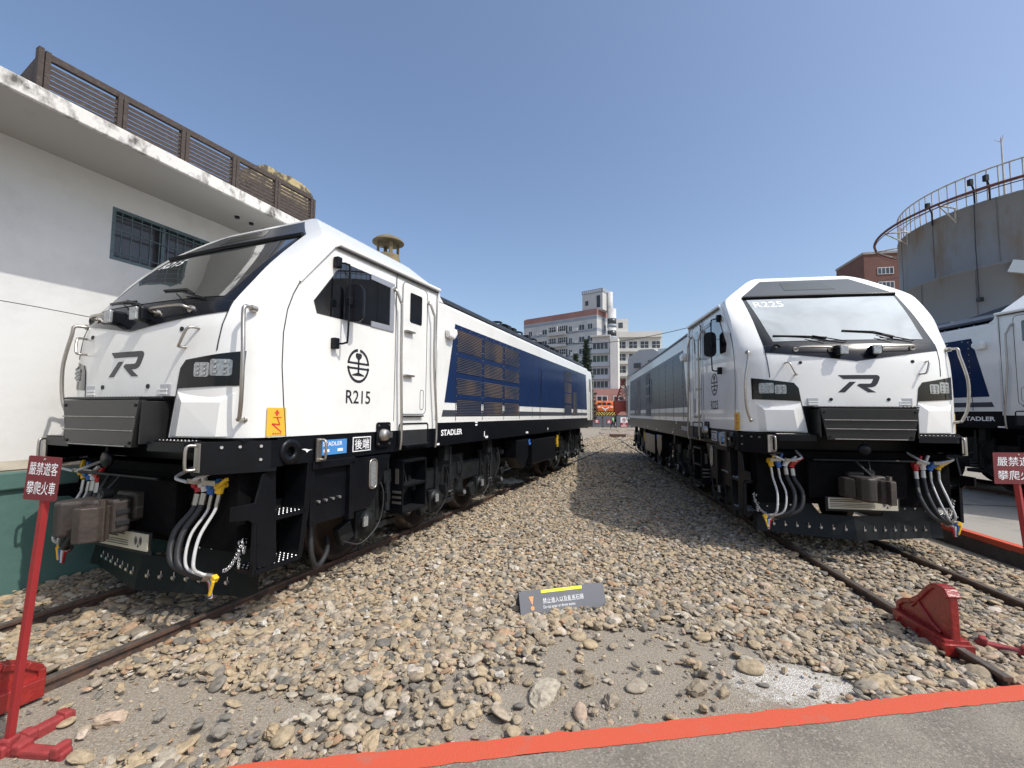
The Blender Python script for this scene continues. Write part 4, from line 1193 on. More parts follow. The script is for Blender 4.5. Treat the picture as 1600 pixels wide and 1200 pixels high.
BLOBS = [(1.15, 3.5, 1.0, .80, 1.0), (1.9, 3.40, .80, .45, 1.0), (.6, 3.3, .75, .60, .98), (.0, 3.1, .8, .5, .80), (-.7, 3.0, .9, .4, .72), (-2.5, 3.0, 1.1, .42, .96), (-3.3, 3.0, .8, .5, .97), (-1.3, 2.85, .9, .3, .7), (-3.6, 2.6, 1.2, .5, .97)]
def bare(x, y):
    w = np.zeros_like(x)
    wob = .12 * np.sin(5.1 * x + 2 * y) + .10 * np.sin(9.7 * y - 4 * x) + .07 * np.sin(17 * x + 13 * y)
    for cx, cy, rx, ry, a in BLOBS:
        d = np.sqrt(((x - cx) / rx) ** 2 + ((y - cy) / ry) ** 2) + wob
        w = np.maximum(w, a * np.clip((1.15 - d) / .28, 0, 1))
    return w
def scatter(n_try, xr, yr, size, sig, smin, smax, seed, zlift, ymin=None, keep_bare=0.03):
    rs = np.random.RandomState(seed)
    x = rs.uniform(*xr, n_try); y = rs.uniform(*yr, n_try)
    ok = y > kerb_y(x) + .03
    ok &= walllat(x, y) > -6.74
    sR, lR = tolocal(POSE_R, x, y); sL, lL = tolocal(POSE_L, x, y)
    ok &= lR < 1.93
    fov = np.abs(x) < y * 1.25 + .6
    ok &= fov
    bm_ = bare(x, y); ok &= rs.rand(n_try) > np.where(bm_ > .9, 1 - keep_bare, bm_)
    for s_, l_, a0 in ((sR, lR, -2.8), (sL, lL, -.7)):
        near = (np.abs(np.abs(l_) - GA) < .085) & (s_ > a0); ok &= ~near
        ph = (s_ - (-2.75 + .3 if a0 < -2 else -1.3)) % .62; onsl = ((ph < .11) | (ph > .51)) & (np.abs(l_) < 1.25) & (s_ > a0)
        ok &= ~(onsl & (rs.rand(n_try) < .5))
    x, y = x[ok], y[ok]; m = len(x)
    sz = np.clip(size * np.exp(rs.randn(m) * sig), smin, smax) * .5
    z = rs.uniform(.0, 1, m) * zlift + sz * .22
    return x, y, z, sz, rs
def stone_object(name, sets):
    Vs = []; Fs = []; tones = []; sm = []; off = 0
    for lod, (x, y, z, sz, rs) in sets:
        B = LOD[lod]; m = len(x)
        kind = rs.randint(0, len(B), m)
        yaw = rs.uniform(0, 2 * np.pi, m); tx = rs.randn(m) * .22; ty = rs.randn(m) * .22; tone = rs.rand(m)
        for k in range(len(B)):
            idx = np.where(kind == k)[0]
            if not len(idx): continue
            V, Fc = B[k]
            c, s = np.cos(yaw[idx]), np.sin(yaw[idx])
            cx, sx_ = np.cos(tx[idx]), np.sin(tx[idx]); cy, sy_ = np.cos(ty[idx]), np.sin(ty[idx])
            P = V[None] * sz[idx][:, None, None]
            X, Y, Z = P[..., 0], P[..., 1], P[..., 2]
            Y, Z = Y * cx[:, None] - Z * sx_[:, None], Y * sx_[:, None] + Z * cx[:, None]
            X, Z = X * cy[:, None] + Z * sy_[:, None], -X * sy_[:, None] + Z * cy[:, None]
            X, Y = X * c[:, None] - Y * s[:, None], X * s[:, None] + Y * c[:, None]
            X = X + x[idx][:, None]; Y = Y + y[idx][:, None]; Z = Z + z[idx][:, None]
            P = np.stack([X, Y, Z], -1).reshape(-1, 3)
            nf = (Fc[None] + (np.arange(len(idx)) * len(V))[:, None, None] + off).reshape(-1, 3)
            Vs.append(P); Fs.append(nf); tones.append(np.repeat(tone[idx], len(V))); off += len(P)
            sm.append(np.full(len(nf), 0 if (lod < 2 and k >= 6) else 1, bool))
    V = np.concatenate(Vs).astype(np.float32); Fc = np.concatenate(Fs).astype(np.int32); T = np.concatenate(tones).astype(np.float32); S = np.concatenate(sm)
    me = bpy.data.meshes.new(name)
    me.vertices.add(len(V)); me.vertices.foreach_set('co', V.ravel())
    me.loops.add(len(Fc) * 3); me.loops.foreach_set('vertex_index', Fc.ravel())
    me.polygons.add(len(Fc)); me.polygons.foreach_set('loop_start', np.arange(len(Fc), dtype=np.int32) * 3)
    me.polygons.foreach_set('use_smooth', S)
    me.update(calc_edges=True)
    at = me.attributes.new('tone', 'FLOAT', 'POINT'); at.data.foreach_set('value', T)
    me.materials.append(STONE)
    o = bpy.data.objects.new(name, me); COL.objects.link(o)
    return o
sets = [(0, scatter(34000, (-6.3, 6.4), (2.4, 5.2), .063, .40, .03, .15, 21, .032)),
        (0, scatter(15000, (-6.3, 6.4), (2.4, 5.2), .045, .3, .025, .08, 22, .05)),
        (1, scatter(74000, (-6, 6.5), (5.2, 12), .066, .35, .034, .13, 23, .04)),
        (1, scatter(16000, (-6, 6.5), (5.2, 12), .05, .3, .03, .08, 25, .055)),
        (2, scatter(70000, (-3, 9), (12, 34), .11, .3, .06, .18, 24, .05)),
        (2, scatter(42000, (6, 22), (34, 60), .16, .3, .09, .24, 27, .05)),
        (0, scatter(13000, (-6.3, 6.4), (2.4, 4.6), .019, .4, .010, .04, 26, .004, keep_bare=.25))]
g = stone_object('gravel', sets)
tag(g, 'loose tan and grey river stones filling the strip between the locomotives', 'gravel', kind='stuff')

# larger loose stones one can point to
BIG = [(1173, 1042, .20, .42, 'rounded grey brown stone lying on the spilled white grit', 0, 12),
       (1088, 1078, .17, .25, 'dark brown stone on bare dirt below the white grit', 9, 5),
       (993, 1070, .15, .75, 'smooth tan oval stone alone in the middle of the bare dirt', 2, 20),
       (853, 1086, .25, .8, 'big pale angular stone left of the bare dirt patch', 10, 40),
       (955, 1096, .19, .72, 'speckled whitish lump of stone near the red kerb', 11, 70),
       (924, 1004, .14, .6, 'round tan stone at the upper edge of the bare dirt', 1, 80),
       (730, 1118, .18, .66, 'blocky light grey stone in the dirt left of the big pale stone', 12, 30),
       (1374, 1070, .23, .5, 'large brown stone beside the right end of the red kerb', 13, 10),
       (906, 1112, .15, .95, 'upright pale oval stone just above the red kerb', 3, 95),
       (580, 980, .0, 0, '', 0, 0),
       (172, 1124, .20, .95, 'white angular stone alone on the dirt at the lower left', 14, 15),
       (130, 1180, .13, .42, 'pale flat stone beside the foot of the red sign stand', 10, 160),
       (905, 990, .13, .45, 'reddish brown stone below the warning board', 4, 0)]
def gnd_px(u, v, z=0.0):
    f, p, r, H = 684.67, .0671, .00721, 2.012
    a, c = u - 800, v - 600
    uu = a * math.cos(r) + c * math.sin(r); vv = -a * math.sin(r) + c * math.cos(r)
    d = Vector((uu / f, math.cos(p) + vv / f * math.sin(p), math.sin(p) - vv / f * math.cos(p)))
    t = (z - H) / d.z
    return d * t + Vector((0, 0, H))
for (u, v_, sz, tone, lb, k, yaw) in BIG:
    if not lb: continue
    V, Fc = LOD[0][k]
    me = bpy.data.meshes.new('loose_stone'); me.from_pydata([tuple(p) for p in V * sz * .5], [], [tuple(f) for f in Fc])
    for pl_ in me.polygons: pl_.use_smooth = k < 6
    at = me.attributes.new('tone', 'FLOAT', 'POINT'); at.data.foreach_set('value', np.full(len(V), tone, np.float32))
    me.materials.append(STONE)
    o = bpy.data.objects.new('loose_stone', me); COL.objects.link(o)
    P = gnd_px(u, v_ + 6); o.location = (P.x, P.y, sz * .16); o.rotation_euler = (R_(8), R_(-5), R_(yaw))
    tag(o, lb, 'stone', 'loose stones on the bare dirt')

# ================================================================= white building on the left
TW = (0, 0, WH)
def WP(s, lat, z): return loc(TW, s, lat, z)
def wbox(mb, s0, s1_, l0, l1, z0, z1):
    vs = [tuple(WP(s, l, z)) for l in (l0, l1) for s in (s0, s1_) for z in (z0, z1)]
    mb.add(vs, [(0, 1, 3, 2), (4, 6, 7, 5), (0, 4, 5, 1), (2, 3, 7, 6), (0, 2, 6, 4), (1, 5, 7, 3)])
WALLW = mat('whitewash', (.66, .66, .65), .75, scale=.9, bump=.25, bscale=9, col2=(.55, .545, .53), c2lo=.48, c2hi=.72)
TEAL = mat('teal_plinth_paint', (.075, .155, .135), .7, var=.3, scale=2, bump=.3, bscale=12, col2=(.12, .20, .17), c2lo=.55, c2hi=.72)
FASC = mat('stained_fascia', (.66, .64, .60), .8, bump=.3, scale=4.0, bscale=20, col2=(.10, .09, .08), c2lo=.50, c2hi=.66, stretch=(1.2, 1.2, .8))
LEDGE = mat('ledge_top', (.33, .30, .24), .85, var=.2, scale=3, bump=.3)
WFR = mat('window_frame_paint', (.085, .125, .14), .5, var=.25, scale=9)
wb = root('building', WP(3, -8, 0), 0, 'white walled building with teal base and wide eave left of locomotive R215', 'building')
def kid(mb, name, m, parent=None, **k):
    o = mb.build(name, m, **k); p = parent or wb; o.parent = p
    inv = Matrix.Identity(4); q = p
    # parents in this scene carry plain translations and z turns
    mw = Matrix.Identity(4)
    chain = []
    while q: chain.append(q); q = q.parent
    for q in reversed(chain): mw = mw @ q.matrix_parent_inverse @ q.matrix_basis
    o.matrix_parent_inverse = mw.inverted()
    return o
b = MB(); wx0, wx1, wz0, wz1 = 3.5, 6.1, 4.04, 4.76
for a in ((-9, wx0, 1.2, 5.3), (wx1, 8.6, 1.2, 5.3), (wx0, wx1, 1.2, wz0), (wx0, wx1, wz1, 5.3)):
    wbox(b, a[0], a[1], -9.5 if True else 0, -7.05, a[2], a[3])
kid(b, 'wall', WALLW)
b = MB(); b.tube([WP(s_, -7.05, 3.22 + .012 * math.sin(s_ * 3)) for s_ in np.linspace(-2, 5, 30)], .004, 4); kid(b, 'wall_crack', GREYD)
b = MB(); wbox(b, wx0 - .1, wx1 + .1, -7.6, -7.5, wz0 - .1, wz1 + .1)
b = MB(); wbox(b, -9, 8.6, -7.6, -6.82, -.05, 1.14); kid(b, 'plinth', TEAL)
b = MB(); wbox(b, -9, 8.6, -7.3, -6.77, 1.141, 1.335); kid(b, 'ledge', TEAL, bevel=.02)
b = MB(); wbox(b, -9, 8.6, -7.3, -6.79, 1.336, 1.36); b.add([tuple(WP(s, l, z)) for s in (-9, 8.6) for l, z in ((-6.78, 1.36), (-7.06, 1.36), (-7.06, 1.44))], [(0, 1, 2), (3, 4, 5), (0, 2, 5, 3)]); kid(b, 'ledge_top', LEDGE)
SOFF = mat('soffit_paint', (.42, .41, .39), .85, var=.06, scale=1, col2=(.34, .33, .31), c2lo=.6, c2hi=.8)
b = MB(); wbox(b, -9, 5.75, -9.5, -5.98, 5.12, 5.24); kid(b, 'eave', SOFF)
b = MB(); wbox(b, -9, 5.77, -5.979, -5.93, 5.10, 5.265); wbox(b, 5.752, 5.80, -9, -5.98, 5.10, 5.265); kid(b, 'fascia', FASC, bevel=.008)
b = MB(); wbox(b, -9, 5.74, -9.5, -6.0, 5.241, 5.28); kid(b, 'roof', CONC)
# barred window
b = MB(); t_ = .045
for a in ((wx0, wx1, wz0, wz0 + t_), (wx0, wx1, wz1 - t_, wz1), (wx0, wx0 + t_, wz0 + t_, wz1 - t_), (wx1 - t_, wx1, wz0 + t_, wz1 - t_)): wbox(b, a[0], a[1], -7.14, -7.05, a[2], a[3])
for k in range(1, 4): s = wx0 + (wx1 - wx0) * k / 4; wbox(b, s - .022, s + .022, -7.13, -7.07, wz0 + t_, wz1 - t_)
win = kid(b, 'window', WFR)
b = MB(); wbox(b, wx0 + .02, wx1 - .02, -7.19, -7.17, wz0 + .02, wz1 - .02); kid(b, 'pane', mat('dusty_pane', (.07, .07, .08), .15, var=.3, scale=2), win)
b = MB()
for k in range(1, 22):
    s = wx0 + (wx1 - wx0) * k / 22
    p, q = WP(s, -7.055, wz0 + .03), WP(s, -7.055, wz1 - .03); b.cyl(p, q, .007, n=6)
for z in (wz0 + .12, (wz0 + wz1) / 2 + .06, wz1 - .1):
    p, q = WP(wx0, -7.06, z), WP(wx1, -7.06, z); b.cyl(p, q, .011, n=6)
kid(b, 'window_bars', WFR, win)
for s in (4.85, 5.1, 5.35): b = MB(); b.cyl(WP(s, -6.5, 5.09), WP(s, -6.5, 5.121), .035, n=12); kid(b, 'soffit_vent', GREYD)
# louvred timber screen on the roof edge
FA, FB = WP(2.42, -6.28, 0), WP(5.85, -6.0, 0)
fd = (FB - FA).normalized(); fn_ = Vector((fd.y, -fd.x, 0)); FL = (FB - FA).length
def FP(u, w, z): return FA + fd * u + fn_ * w + Vector((0, 0, z))
def fbox(mb, u0, u1, w0, w1, z0, z1, dz=0, tilt=0):
    vs = [tuple(FP(u, w, z + (tilt if w == w1 else 0))) for w in (w0, w1) for u in (u0, u1) for z in (z0, z1)]
    mb.add(vs, [(0, 1, 3, 2), (4, 6, 7, 5), (0, 4, 5, 1), (2, 3, 7, 6), (0, 2, 6, 4), (1, 5, 7, 3)])
fc = root('louvre_screen', (FA.x, FA.y, 5.28), 0, 'weathered wooden louvre screen standing along the roof edge of the white building', 'screen')
pu = [FL * k / 5 for k in range(6)]
for k, u in enumerate(pu):
    b = MB(); ex = .06 if k == 0 else 0
    fbox(b, u - .05, u - .006, -.03, .05, 5.26, 5.80 + ex); fbox(b, u + .006, u + .05, -.035, .045, 5.26, 5.79 + ex)
    kid(b, 'post', FENCEW, fc)
b = MB(); fbox(b, .05, FL - .05, -.01, .035, 5.765, 5.845); kid(b, 'top_rail', FENCEW, fc, bevel=.006)
for k in range(5):
    b = MB()
    for j in range(8):
        z = 5.310 + j * .057
        fbox(b, pu[k] + .05, pu[k + 1] - .05, -.02, .025, z, z + .043, tilt=-.030)
    kid(b, 'louvre_panel', FENCEW, fc)
b = MB()
for j in range(7):
    z = 5.33 + j * .062
    p = [FP(-.02, -.05, z), FP(-.02, -1.2, z), FP(.0, -1.2, z), FP(.0, -.05, z)]
    b.prism([(0, 0), (1, 0), (1, 1), (0, 1)], lambda a, c: tuple(p[int(a) + 0] if c == 0 else p[3 - int(a)]), lambda a, c: tuple((p[int(a)] if c == 0 else p[3 - int(a)]) + Vector((0, 0, .03))))
b.add([tuple(FP(-.03, -.05, 5.27)), tuple(FP(-.03, -1.2, 5.27)), tuple(FP(-.03, -1.2, 5.55)), tuple(FP(-.03, -.05, 5.80))], [(0, 1, 2, 3)])
kid(b, 'end_panel', FENCEW, fc)
# old mossy parapet behind the screen
b = MB(); rq = random.Random(4)
A = Vector((-4.75, 7.65, 0)); B = Vector((-4.22, 8.95, 0)); nn = 10
up = []
for k in range(nn + 1):
    p = A.lerp(B, k / nn); z = 6.46 + .20 * math.sin(min(1, k / 3) * 1.57) + rq.uniform(-.03, .03) - (.12 if k == nn else 0)
    up.append((p, z))
for k in range(nn):
    (p, z), (q, w) = up[k], up[k + 1]; o = Vector((-.5, .25, 0))
    b.add([(p.x, p.y, 6.2), (q.x, q.y, 6.2), (q.x, q.y, w), (p.x, p.y, z), (p.x - .5, p.y + .25, 6.2), (q.x - .5, q.y + .25, 6.2), (q.x - .5, q.y + .25, w), (p.x - .5, p.y + .25, z)],
          [(0, 1, 2, 3), (4, 5, 6, 7), (3, 2, 6, 7), (0, 3, 7, 4), (1, 2, 6, 5)])
o = b.build('old_parapet', mat('mossy_render', (.45, .36, .19), .95, scale=5, bump=.8, bscale=14, col2=(.10, .085, .06), c2lo=.48, c2hi=.58))
tag(o, 'crumbling yellow brown parapet showing above the far end of the louvre screen', 'parapet')

b = MB(); b.prz([(A.x, A.y), (B.x, B.y), (B.x - .5, B.y + .25), (A.x - .5, A.y + .25)], 5.2, 6.2)
o = b.build('rooftop_hut', FENCEW); tag(o, 'dark brown hut wall half hidden behind the far louvres of the roof screen', 'hut')
# roof ventilator and the shed that carries it
b = MB(); b.box(-6.2, -3.3, 13.0, 16.5, 0, 6.1)
o = b.build('engine_shed', WALLW); tag(o, 'pale shed behind locomotive R215 that carries the mushroom shaped ventilator', 'shed')
VM = mat('weathered_vent', (.20, .155, .075), .85, var=.25, scale=4, bump=.3, col2=(.11, .095, .07), c2lo=.45, c2hi=.65)
VL = (-3.98, 13.65)
vr = root('roof_ventilator', (VL[0], VL[1], 6.1), 0, 'brown mushroom shaped roof ventilator showing above the cab roof of R215', 'ventilator')
b = MB(); b.lathe([(.62, 0), (.55, .30), (.43, .6), (.36, .82), (.345, .90), (.30, .90), (.29, .7), (0, .7)], 28); o = b.build('ventilator_base', VM, vr)
for k in range(4):
    b = MB(); a = k * math.pi / 2 + .55; b.bc((.315 * math.cos(a), .315 * math.sin(a), 1.08), (.06, .10, .42), rotm(0, 0, a)); b.build('ventilator_leg', VM, vr)
b = MB(); b.lathe([(0, 1.30), (.42, 1.27), (.49, 1.29), (.49, 1.33), (.40, 1.42), (.2, 1.52), (.1, 1.56), (0, 1.565)], 30); b.build('ventilator_cap', VM, vr)

# ================================================================= red wheel stops and warning signs
def wheel_stop(pose, s0, lat, label, flip=1):
    p = loc(pose, s0, lat, .0)
    rt = root('wheel_stop', p, -pose[2], label, 'wheel stop', 'red wheel stops on the rail ends')
    # local: y toward the toe (train), profile in (y,z)
    P = [(.70, .07), (.70, .20), (.62, .26), (.50, .30), (.38, .38), (.26, .50), (.18, .555), (.06, .56), (.01, .50), (0, .12), (.02, .04), (.6, .04)]
    P = [(a, c) for a, c in P]
    b = MB(); b.prx(P, -.035, .035); o = b.build('stop_web', REDP, rt, bevel=.012)
    b = MB()
    # flange following the outline, and base clamp
    n = 9
    for k in range(n - 1):
        a, c = P[k], P[k + 1]
        d = Vector((0, c[0] - a[0], c[1] - a[1])).normalized(); nn_ = Vector((0, -d.z, d.y)) * .022
        q = [Vector((0, *a)), Vector((0, *c))]
        vs = []
        for x in (-.055, .055):
            for w in q:
                for sg in (-1, 1): vs.append(tuple(w + nn_ * sg + Vector((x, 0, 0))))
        b.add(vs, [(0, 1, 3, 2), (4, 6, 7, 5), (0, 4, 5, 1), (2, 3, 7, 6), (0, 2, 6, 4), (1, 5, 7, 3)])
    b.build('stop_flange', REDP, rt, bevel=.008)
    b = MB(); b.box(-.10, .10, 0, .70, .025, .15); b.box(-.12, .12, -.03, .14, .02, .12); b.tube([(-.04, .40, .32), (-.045, .22, .2), (-.04, .12, .16)], .02, 6)
    b.tube([(-.04, .5, .25), (-.045, .3, .44)], .012, 6)
    o = b.build('stop_clamp', REDP, rt, bevel=.015)
    b = MB()
    for y in (.1, .35, .6): b.cyl((-.125, y, .09), (-.10, y, .09), .022, n=6)
    absorb(o, b.build('stop_bolt', REDP, rt))
    return rt
ws_ = wheel_stop(POSE_R, -2.34, -GA, 'glossy dark red wheel stop with a curved face on the rail before R225'); ws_.scale = (.95, .88, .96)
wheel_stop(POSE_L, -1.42, GA, 'bright red wheel stop cut off by the left edge, on the rail before R215')
def sign_stand(base, top, w, h, rows, label, yaw=0, roll=0, tw=1.0):
    rt = root('warning_sign', (base.x, base.y, base.z), 0, label, 'warning sign', 'red no climbing signs on stands')
    d = top - base
    b = MB(); T = Matrix.Translation((0, 0, 0)) @ d.to_track_quat('Z', 'Y').to_matrix().to_4x4()
    b.box(-.017, .017, -.017, .017, .03, d.length, T); b.build('post', REDS if False else SIGNR, rt, bevel=.003)
    c = d * 1.0 + Vector((0, -.024, h / 2 - .02))
    M = Matrix.Translation(c) @ rotm(0, roll, yaw)
    b = MB(); b.prism(rrect(-w / 2, w / 2, -h / 2, h / 2, .008, 3), lambda u, v: tuple(M @ Vector((u, -.002, v))), lambda u, v: tuple(M @ Vector((u, .002, v))))
    pb = b.build('sign_board', SIGNB, rt)
    b = MB()
    for k, r in enumerate(rows):
        add_text(b, r, h * .30, lambda u, v: tuple(M @ Vector((u, -.0035, v + h * (.22 - .44 * k)))), w=w * .86, bold=.0)
    b.build('sign_lettering', INKW, pb)
    b = MB(); b.cyl(M @ Vector((0, -.002, h * .44)), M @ Vector((0, -.006, h * .44)), .006, n=8); b.build('sign_bolt', BOLT, pb)
    return rt
SIGNR = mat('bright_red_post', (.30, .022, .024), .45, var=.12, scale=6)
SIGNB = mat('sign_red', (.15, .02, .024), .5, var=.12, scale=5)
bl = Vector((-2.95, 2.72, .05))
s1_ = sign_stand(bl, Vector((-2.825, 2.70, 1.49)), .20, .262, ('嚴禁遊客', '攀爬火車'), 'small narrow red sign on a leaning red post at the left edge', roll=R_(4))
# its base: two notched sleepers of red painted steel
def base_bars(parent, c, a1, a2, m):
    b = MB()
    for ang, ln, off in ((a1, .62, 0), (a2, .5, .02)):
        T = Matrix.Translation((0, 0, 0)) @ rotm(0, 0, ang)
        b.box(-.05, ln * .62, -.035, .035, -.06, -.01 + off, T); b.box(ln * .62 - .07, ln * .62 - .02, -.045, .045, -.04, .025, T)
        b.box(-ln * .5, -.05, -.035, .035, -.06, -.01 + off, T); b.box(.06, .12, -.042, .042, -.04, .02, T)
    b.bc((0, 0, .0), (.07, .07, .08))
    return b.build('stand_base', m, parent, bevel=.012)
base_bars(s1_, None, R_(-5), R_(75), REDS)
br = Vector((4.36, 3.72, .085))
s2_ = sign_stand(br, Vector((4.17, 3.66, 1.485)), .42, .255, ('嚴禁遊客', '攀爬火車'), 'wider red sign on a post at the right edge beside the wheel stop', roll=R_(0))
bb_ = base_bars(s2_, None, R_(140), R_(50), REDS)

# low grey warning board standing as a tent in the gravel
CAU = mat('grey_sign_board', (.13, .133, .145), .5, var=.06, scale=3)
A0 = gnd_px(815, 967, .02); A1 = gnd_px(949, 949, .02)
ux = (A1 - A0); WL = ux.length; ux.normalize(); nx = Vector((-ux.y, ux.x, 0))
cb = root('caution_board', A0, math.atan2(ux.y, ux.x), 'low grey folded board with white writing and a yellow strip, set in the gravel', 'notice board')
hN, dN = .215, .10
b = MB()
b.add([(0, 0, -.03), (WL, 0, -.03), (WL, dN, hN), (0, dN, hN), (0, .006, -.03), (WL, .006, -.03), (WL, dN + .006, hN), (0, dN + .006, hN)], [(0, 1, 2, 3), (4, 5, 6, 7), (0, 1, 5, 4), (3, 2, 6, 7), (0, 3, 7, 4), (1, 2, 6, 5)])
pf = b.build('front_board', CAU, cb)
b = MB(); b.add([(0, 2 * dN + .05, -.03), (WL, 2 * dN + .05, -.03), (WL, dN + .007, hN), (0, dN + .007, hN), (0, 2 * dN + .044, -.03), (WL, 2 * dN + .044, -.03), (WL, dN + .004, hN - .006), (0, dN + .004, hN - .006)], [(0, 1, 2, 3), (4, 5, 6, 7), (0, 1, 5, 4), (0, 3, 7, 4), (1, 2, 6, 5)])
b.build('back_board', CAU, cb)
def cbp(u, v, o=.002):   # u along, v up the slope from 0..1
    sl_ = Vector((0, dN, hN + .03)); n_ = Vector((0, -(hN + .03), dN)).normalized()
    p = Vector((u, 0, -.03)) + sl_ * v + n_ * o
    return tuple(p)
SLH = math.hypot(dN, hN + .03)
b = MB(); add_text(b, '禁止進入以及亂丟石頭', .050, lambda u, v: cbp(WL * .50 + u, .60 + v / SLH), w=WL * .48, bold=.0)
add_text(b, 'Do not enter or throw stones', .027, lambda u, v: cbp(WL * .445 + u, .395 + v / SLH), w=WL * .37, bold=.0); b.build('board_lettering', INKW, pf)
b = MB(); b.add([cbp(WL * .25, .985), cbp(WL * .735, .985), cbp(WL * .735, .875), cbp(WL * .25, .875)], [(0, 1, 2, 3)]); b.build('yellow_strip', mat('lemon_strip', (.80, .78, .05), .5), pf)
b = MB(); b.add([cbp(WL * .105, .80), cbp(WL * .16, .80), cbp(WL * .138, .50)], [(0, 1, 2)]); c_ = [cbp(WL * .137 + .019 * math.cos(a), .40 + .019 / SLH * math.sin(a)) for a in [k * math.pi / 8 for k in range(16)]]
b.add(c_, [tuple(range(16))]); b.build('exclamation_mark', mat('orange_mark', (.80, .32, .12), .5), pf)
# ================================================================= grey tank with walkway rail
TKM = mat('tank_paint', (.235, .23, .222), .65, scale=.5, bump=.1, bscale=3, col2=(.20, .135, .075), c2lo=.50, c2hi=.68, stretch=(1.8, 1.8, .5))
TKM2 = mat('seam_rust', (.17, .15, .13), .8, var=.3, scale=2)
TC = Vector((21.4, 17.4, 0)); TR = 4.3; TZ = 10.0
tk = root('water_tank', TC, 0, 'big round grey rust streaked tank with a railing on its top at the right', 'tank')
b = MB(); b.lathe([(0, TZ + .02), (TR - .1, TZ), (TR, TZ), (TR, TZ - .06), (TR - .012, TZ - .07), (TR - .012, 7.6), (TR + .012, 7.59), (TR + .012, 7.5), (TR - .012, 7.49), (TR - .012, 5), (TR + .012, 4.99), (TR + .012, 4.9), (TR - .012, 4.89), (TR - .012, 0)], 96)
b.build('tank_shell', TKM, tk)
sb = MB()
for k in range(40):
    a = 2 * math.pi * k / 40; r0 = TR + .002
    z0, z1 = ((.0, 4.9), (5.0, 7.5), (7.6, TZ))[k % 3]
    sb.bc((r0 * math.cos(a), r0 * math.sin(a), (z0 + z1) / 2), (.010, .022, z1 - z0), rotm(0, 0, a))
absorb(bpy.data.objects['tank_shell'], sb.build('plate_seam', TKM2, tk))
RUSTP = mat('rust_pipe', (.15, .05, .04), .7, var=.3, scale=5)
PALER = mat('pale_rail', (.48, .44, .38), .6, var=.3, scale=5)
def ring(r, z, n=96): return [(r * math.cos(2 * math.pi * k / n), r * math.sin(2 * math.pi * k / n), z) for k in range(n)]
b = MB(); b.tube(ring(5.12, TZ + .18), .05, 8, closed=True); b.tube(ring(5.12, TZ + .05), .018, 6, closed=True); b.build('spray_ring_pipe', RUSTP, tk)
b = MB()
for z, r in ((1.16, .03), (.45, .02)): b.tube(ring(TR - .05, TZ + z), r, 6, closed=True)
rl = b.build('railing', PALER, tk)
for k in range(90):
    a = 2 * math.pi * k / 90
    x, y = (TR - .05) * math.cos(a), (TR - .05) * math.sin(a)
    b = MB(); b.cyl((x, y, TZ - .02), (x, y, TZ + 1.16), .02, n=6); b.build('railing_post', PALER, tk)
for k in range(12):
    a = 2 * math.pi * k / 12 + .2; c, s = math.cos(a), math.sin(a)
    b = MB(); b.tube([(TR * c, TR * s, TZ - .5), (TR * c, TR * s, TZ + .1), (5.1 * c, 5.1 * s, TZ + .12)], .035, 6); b.tube([(TR * c, TR * s, TZ - .45), (5.1 * c, 5.1 * s, TZ + .1)], .025, 6)
    b.build('pipe_bracket', PALER, tk)
def tank_pt(u, v, off=.06):
    P0 = Vector((0, 0, 2.012)); g_ = gnd_px(u, v, 30.0 if v < 640 else 0); d = (g_ - P0).normalized()
    ox, oy = P0.x - TC.x, P0.y - TC.y
    A = d.x ** 2 + d.y ** 2; B = 2 * (ox * d.x + oy * d.y); C_ = ox * ox + oy * oy - (TR + off) ** 2
    D = max(0, B * B - 4 * A * C_)
    t = (-B - math.sqrt(D)) / (2 * A); return P0 + d * t - TC
b = MB(); b.tube([tank_pt(1522, 320), tank_pt(1524, 380), tank_pt(1530, 465)], .015, 6)
p = tank_pt(1531, 468); b.bc(p, (.14, .14, .14)); b.build('cable_run', INK, tk)
for u, v in ((1457, 352), (1523, 318), (1547, 312)):
    b = MB(); p = tank_pt(u, v); b.tube([p, p + Vector((0, 0, .5)), p + Vector((-.5, -.35, .7))], .03, 6); b.bc(p + Vector((-.5, -.35, .62)), (.12, .12, .22)); b.build('lamp_bracket', GREYD, tk)
b = MB(); b.cyl((-2.4, -1.0, TZ), (-2.4, -1.0, TZ + 2.9), .045, .02, n=8)
for a in (0, 2.1, 4.2): b.tube([(-2.4, -1.0, TZ + 2.7), (-2.4 + .18 * math.cos(a), -1.0 + .18 * math.sin(a), TZ + 2.88)], .01, 5)
b.build('lightning_rod', PALER, tk)
b = MB(); p = tank_pt(1598, 418); b.bc(p, (.5, .5, .42), rotm(.4, 0, .5)); b.build('tank_hatch', WHITE, tk)

# ================================================================= buildings far behind
def facade(name, label, A, B, h, depth, wallm, cat='building', base=0):
    """upright block: A->B is the visible front edge on the ground"""
    A = Vector((A[0], A[1], base)); B = Vector((B[0], B[1], base)); u = (B - A); L = u.length; u.normalize(); n_ = Vector((u.y, -u.x, 0))
    rt = root(name, A, 0, label, cat)
    def P(a, o, z): return u * a + n_ * o + Vector((0, 0, z))
    def bx(mb, a0, a1, o0, o1, z0, z1):
        vs = [tuple(P(a, o, z)) for o in (o0, o1) for a in (a0, a1) for z in (z0, z1)]
        mb.add(vs, [(0, 1, 3, 2), (4, 6, 7, 5), (0, 4, 5, 1), (2, 3, 7, 6), (0, 2, 6, 4), (1, 5, 7, 3)])
    if h:
        b = MB(); bx(b, 0, L, -depth, 0, 0, h); b.build('wall', wallm, rt)
    return rt, P, bx, L
TILEW = mat('pale_tile', (.50, .50, .49), .7, var=.10, scale=.25, col2=(.40, .40, .40), c2lo=.5, c2hi=.7)
TILEG = mat('blue_grey_tile', (.27, .31, .36), .7, var=.12, scale=.3)
PINKT = mat('pink_brown_tile', (.33, .17, .145), .75, var=.15, scale=.4)
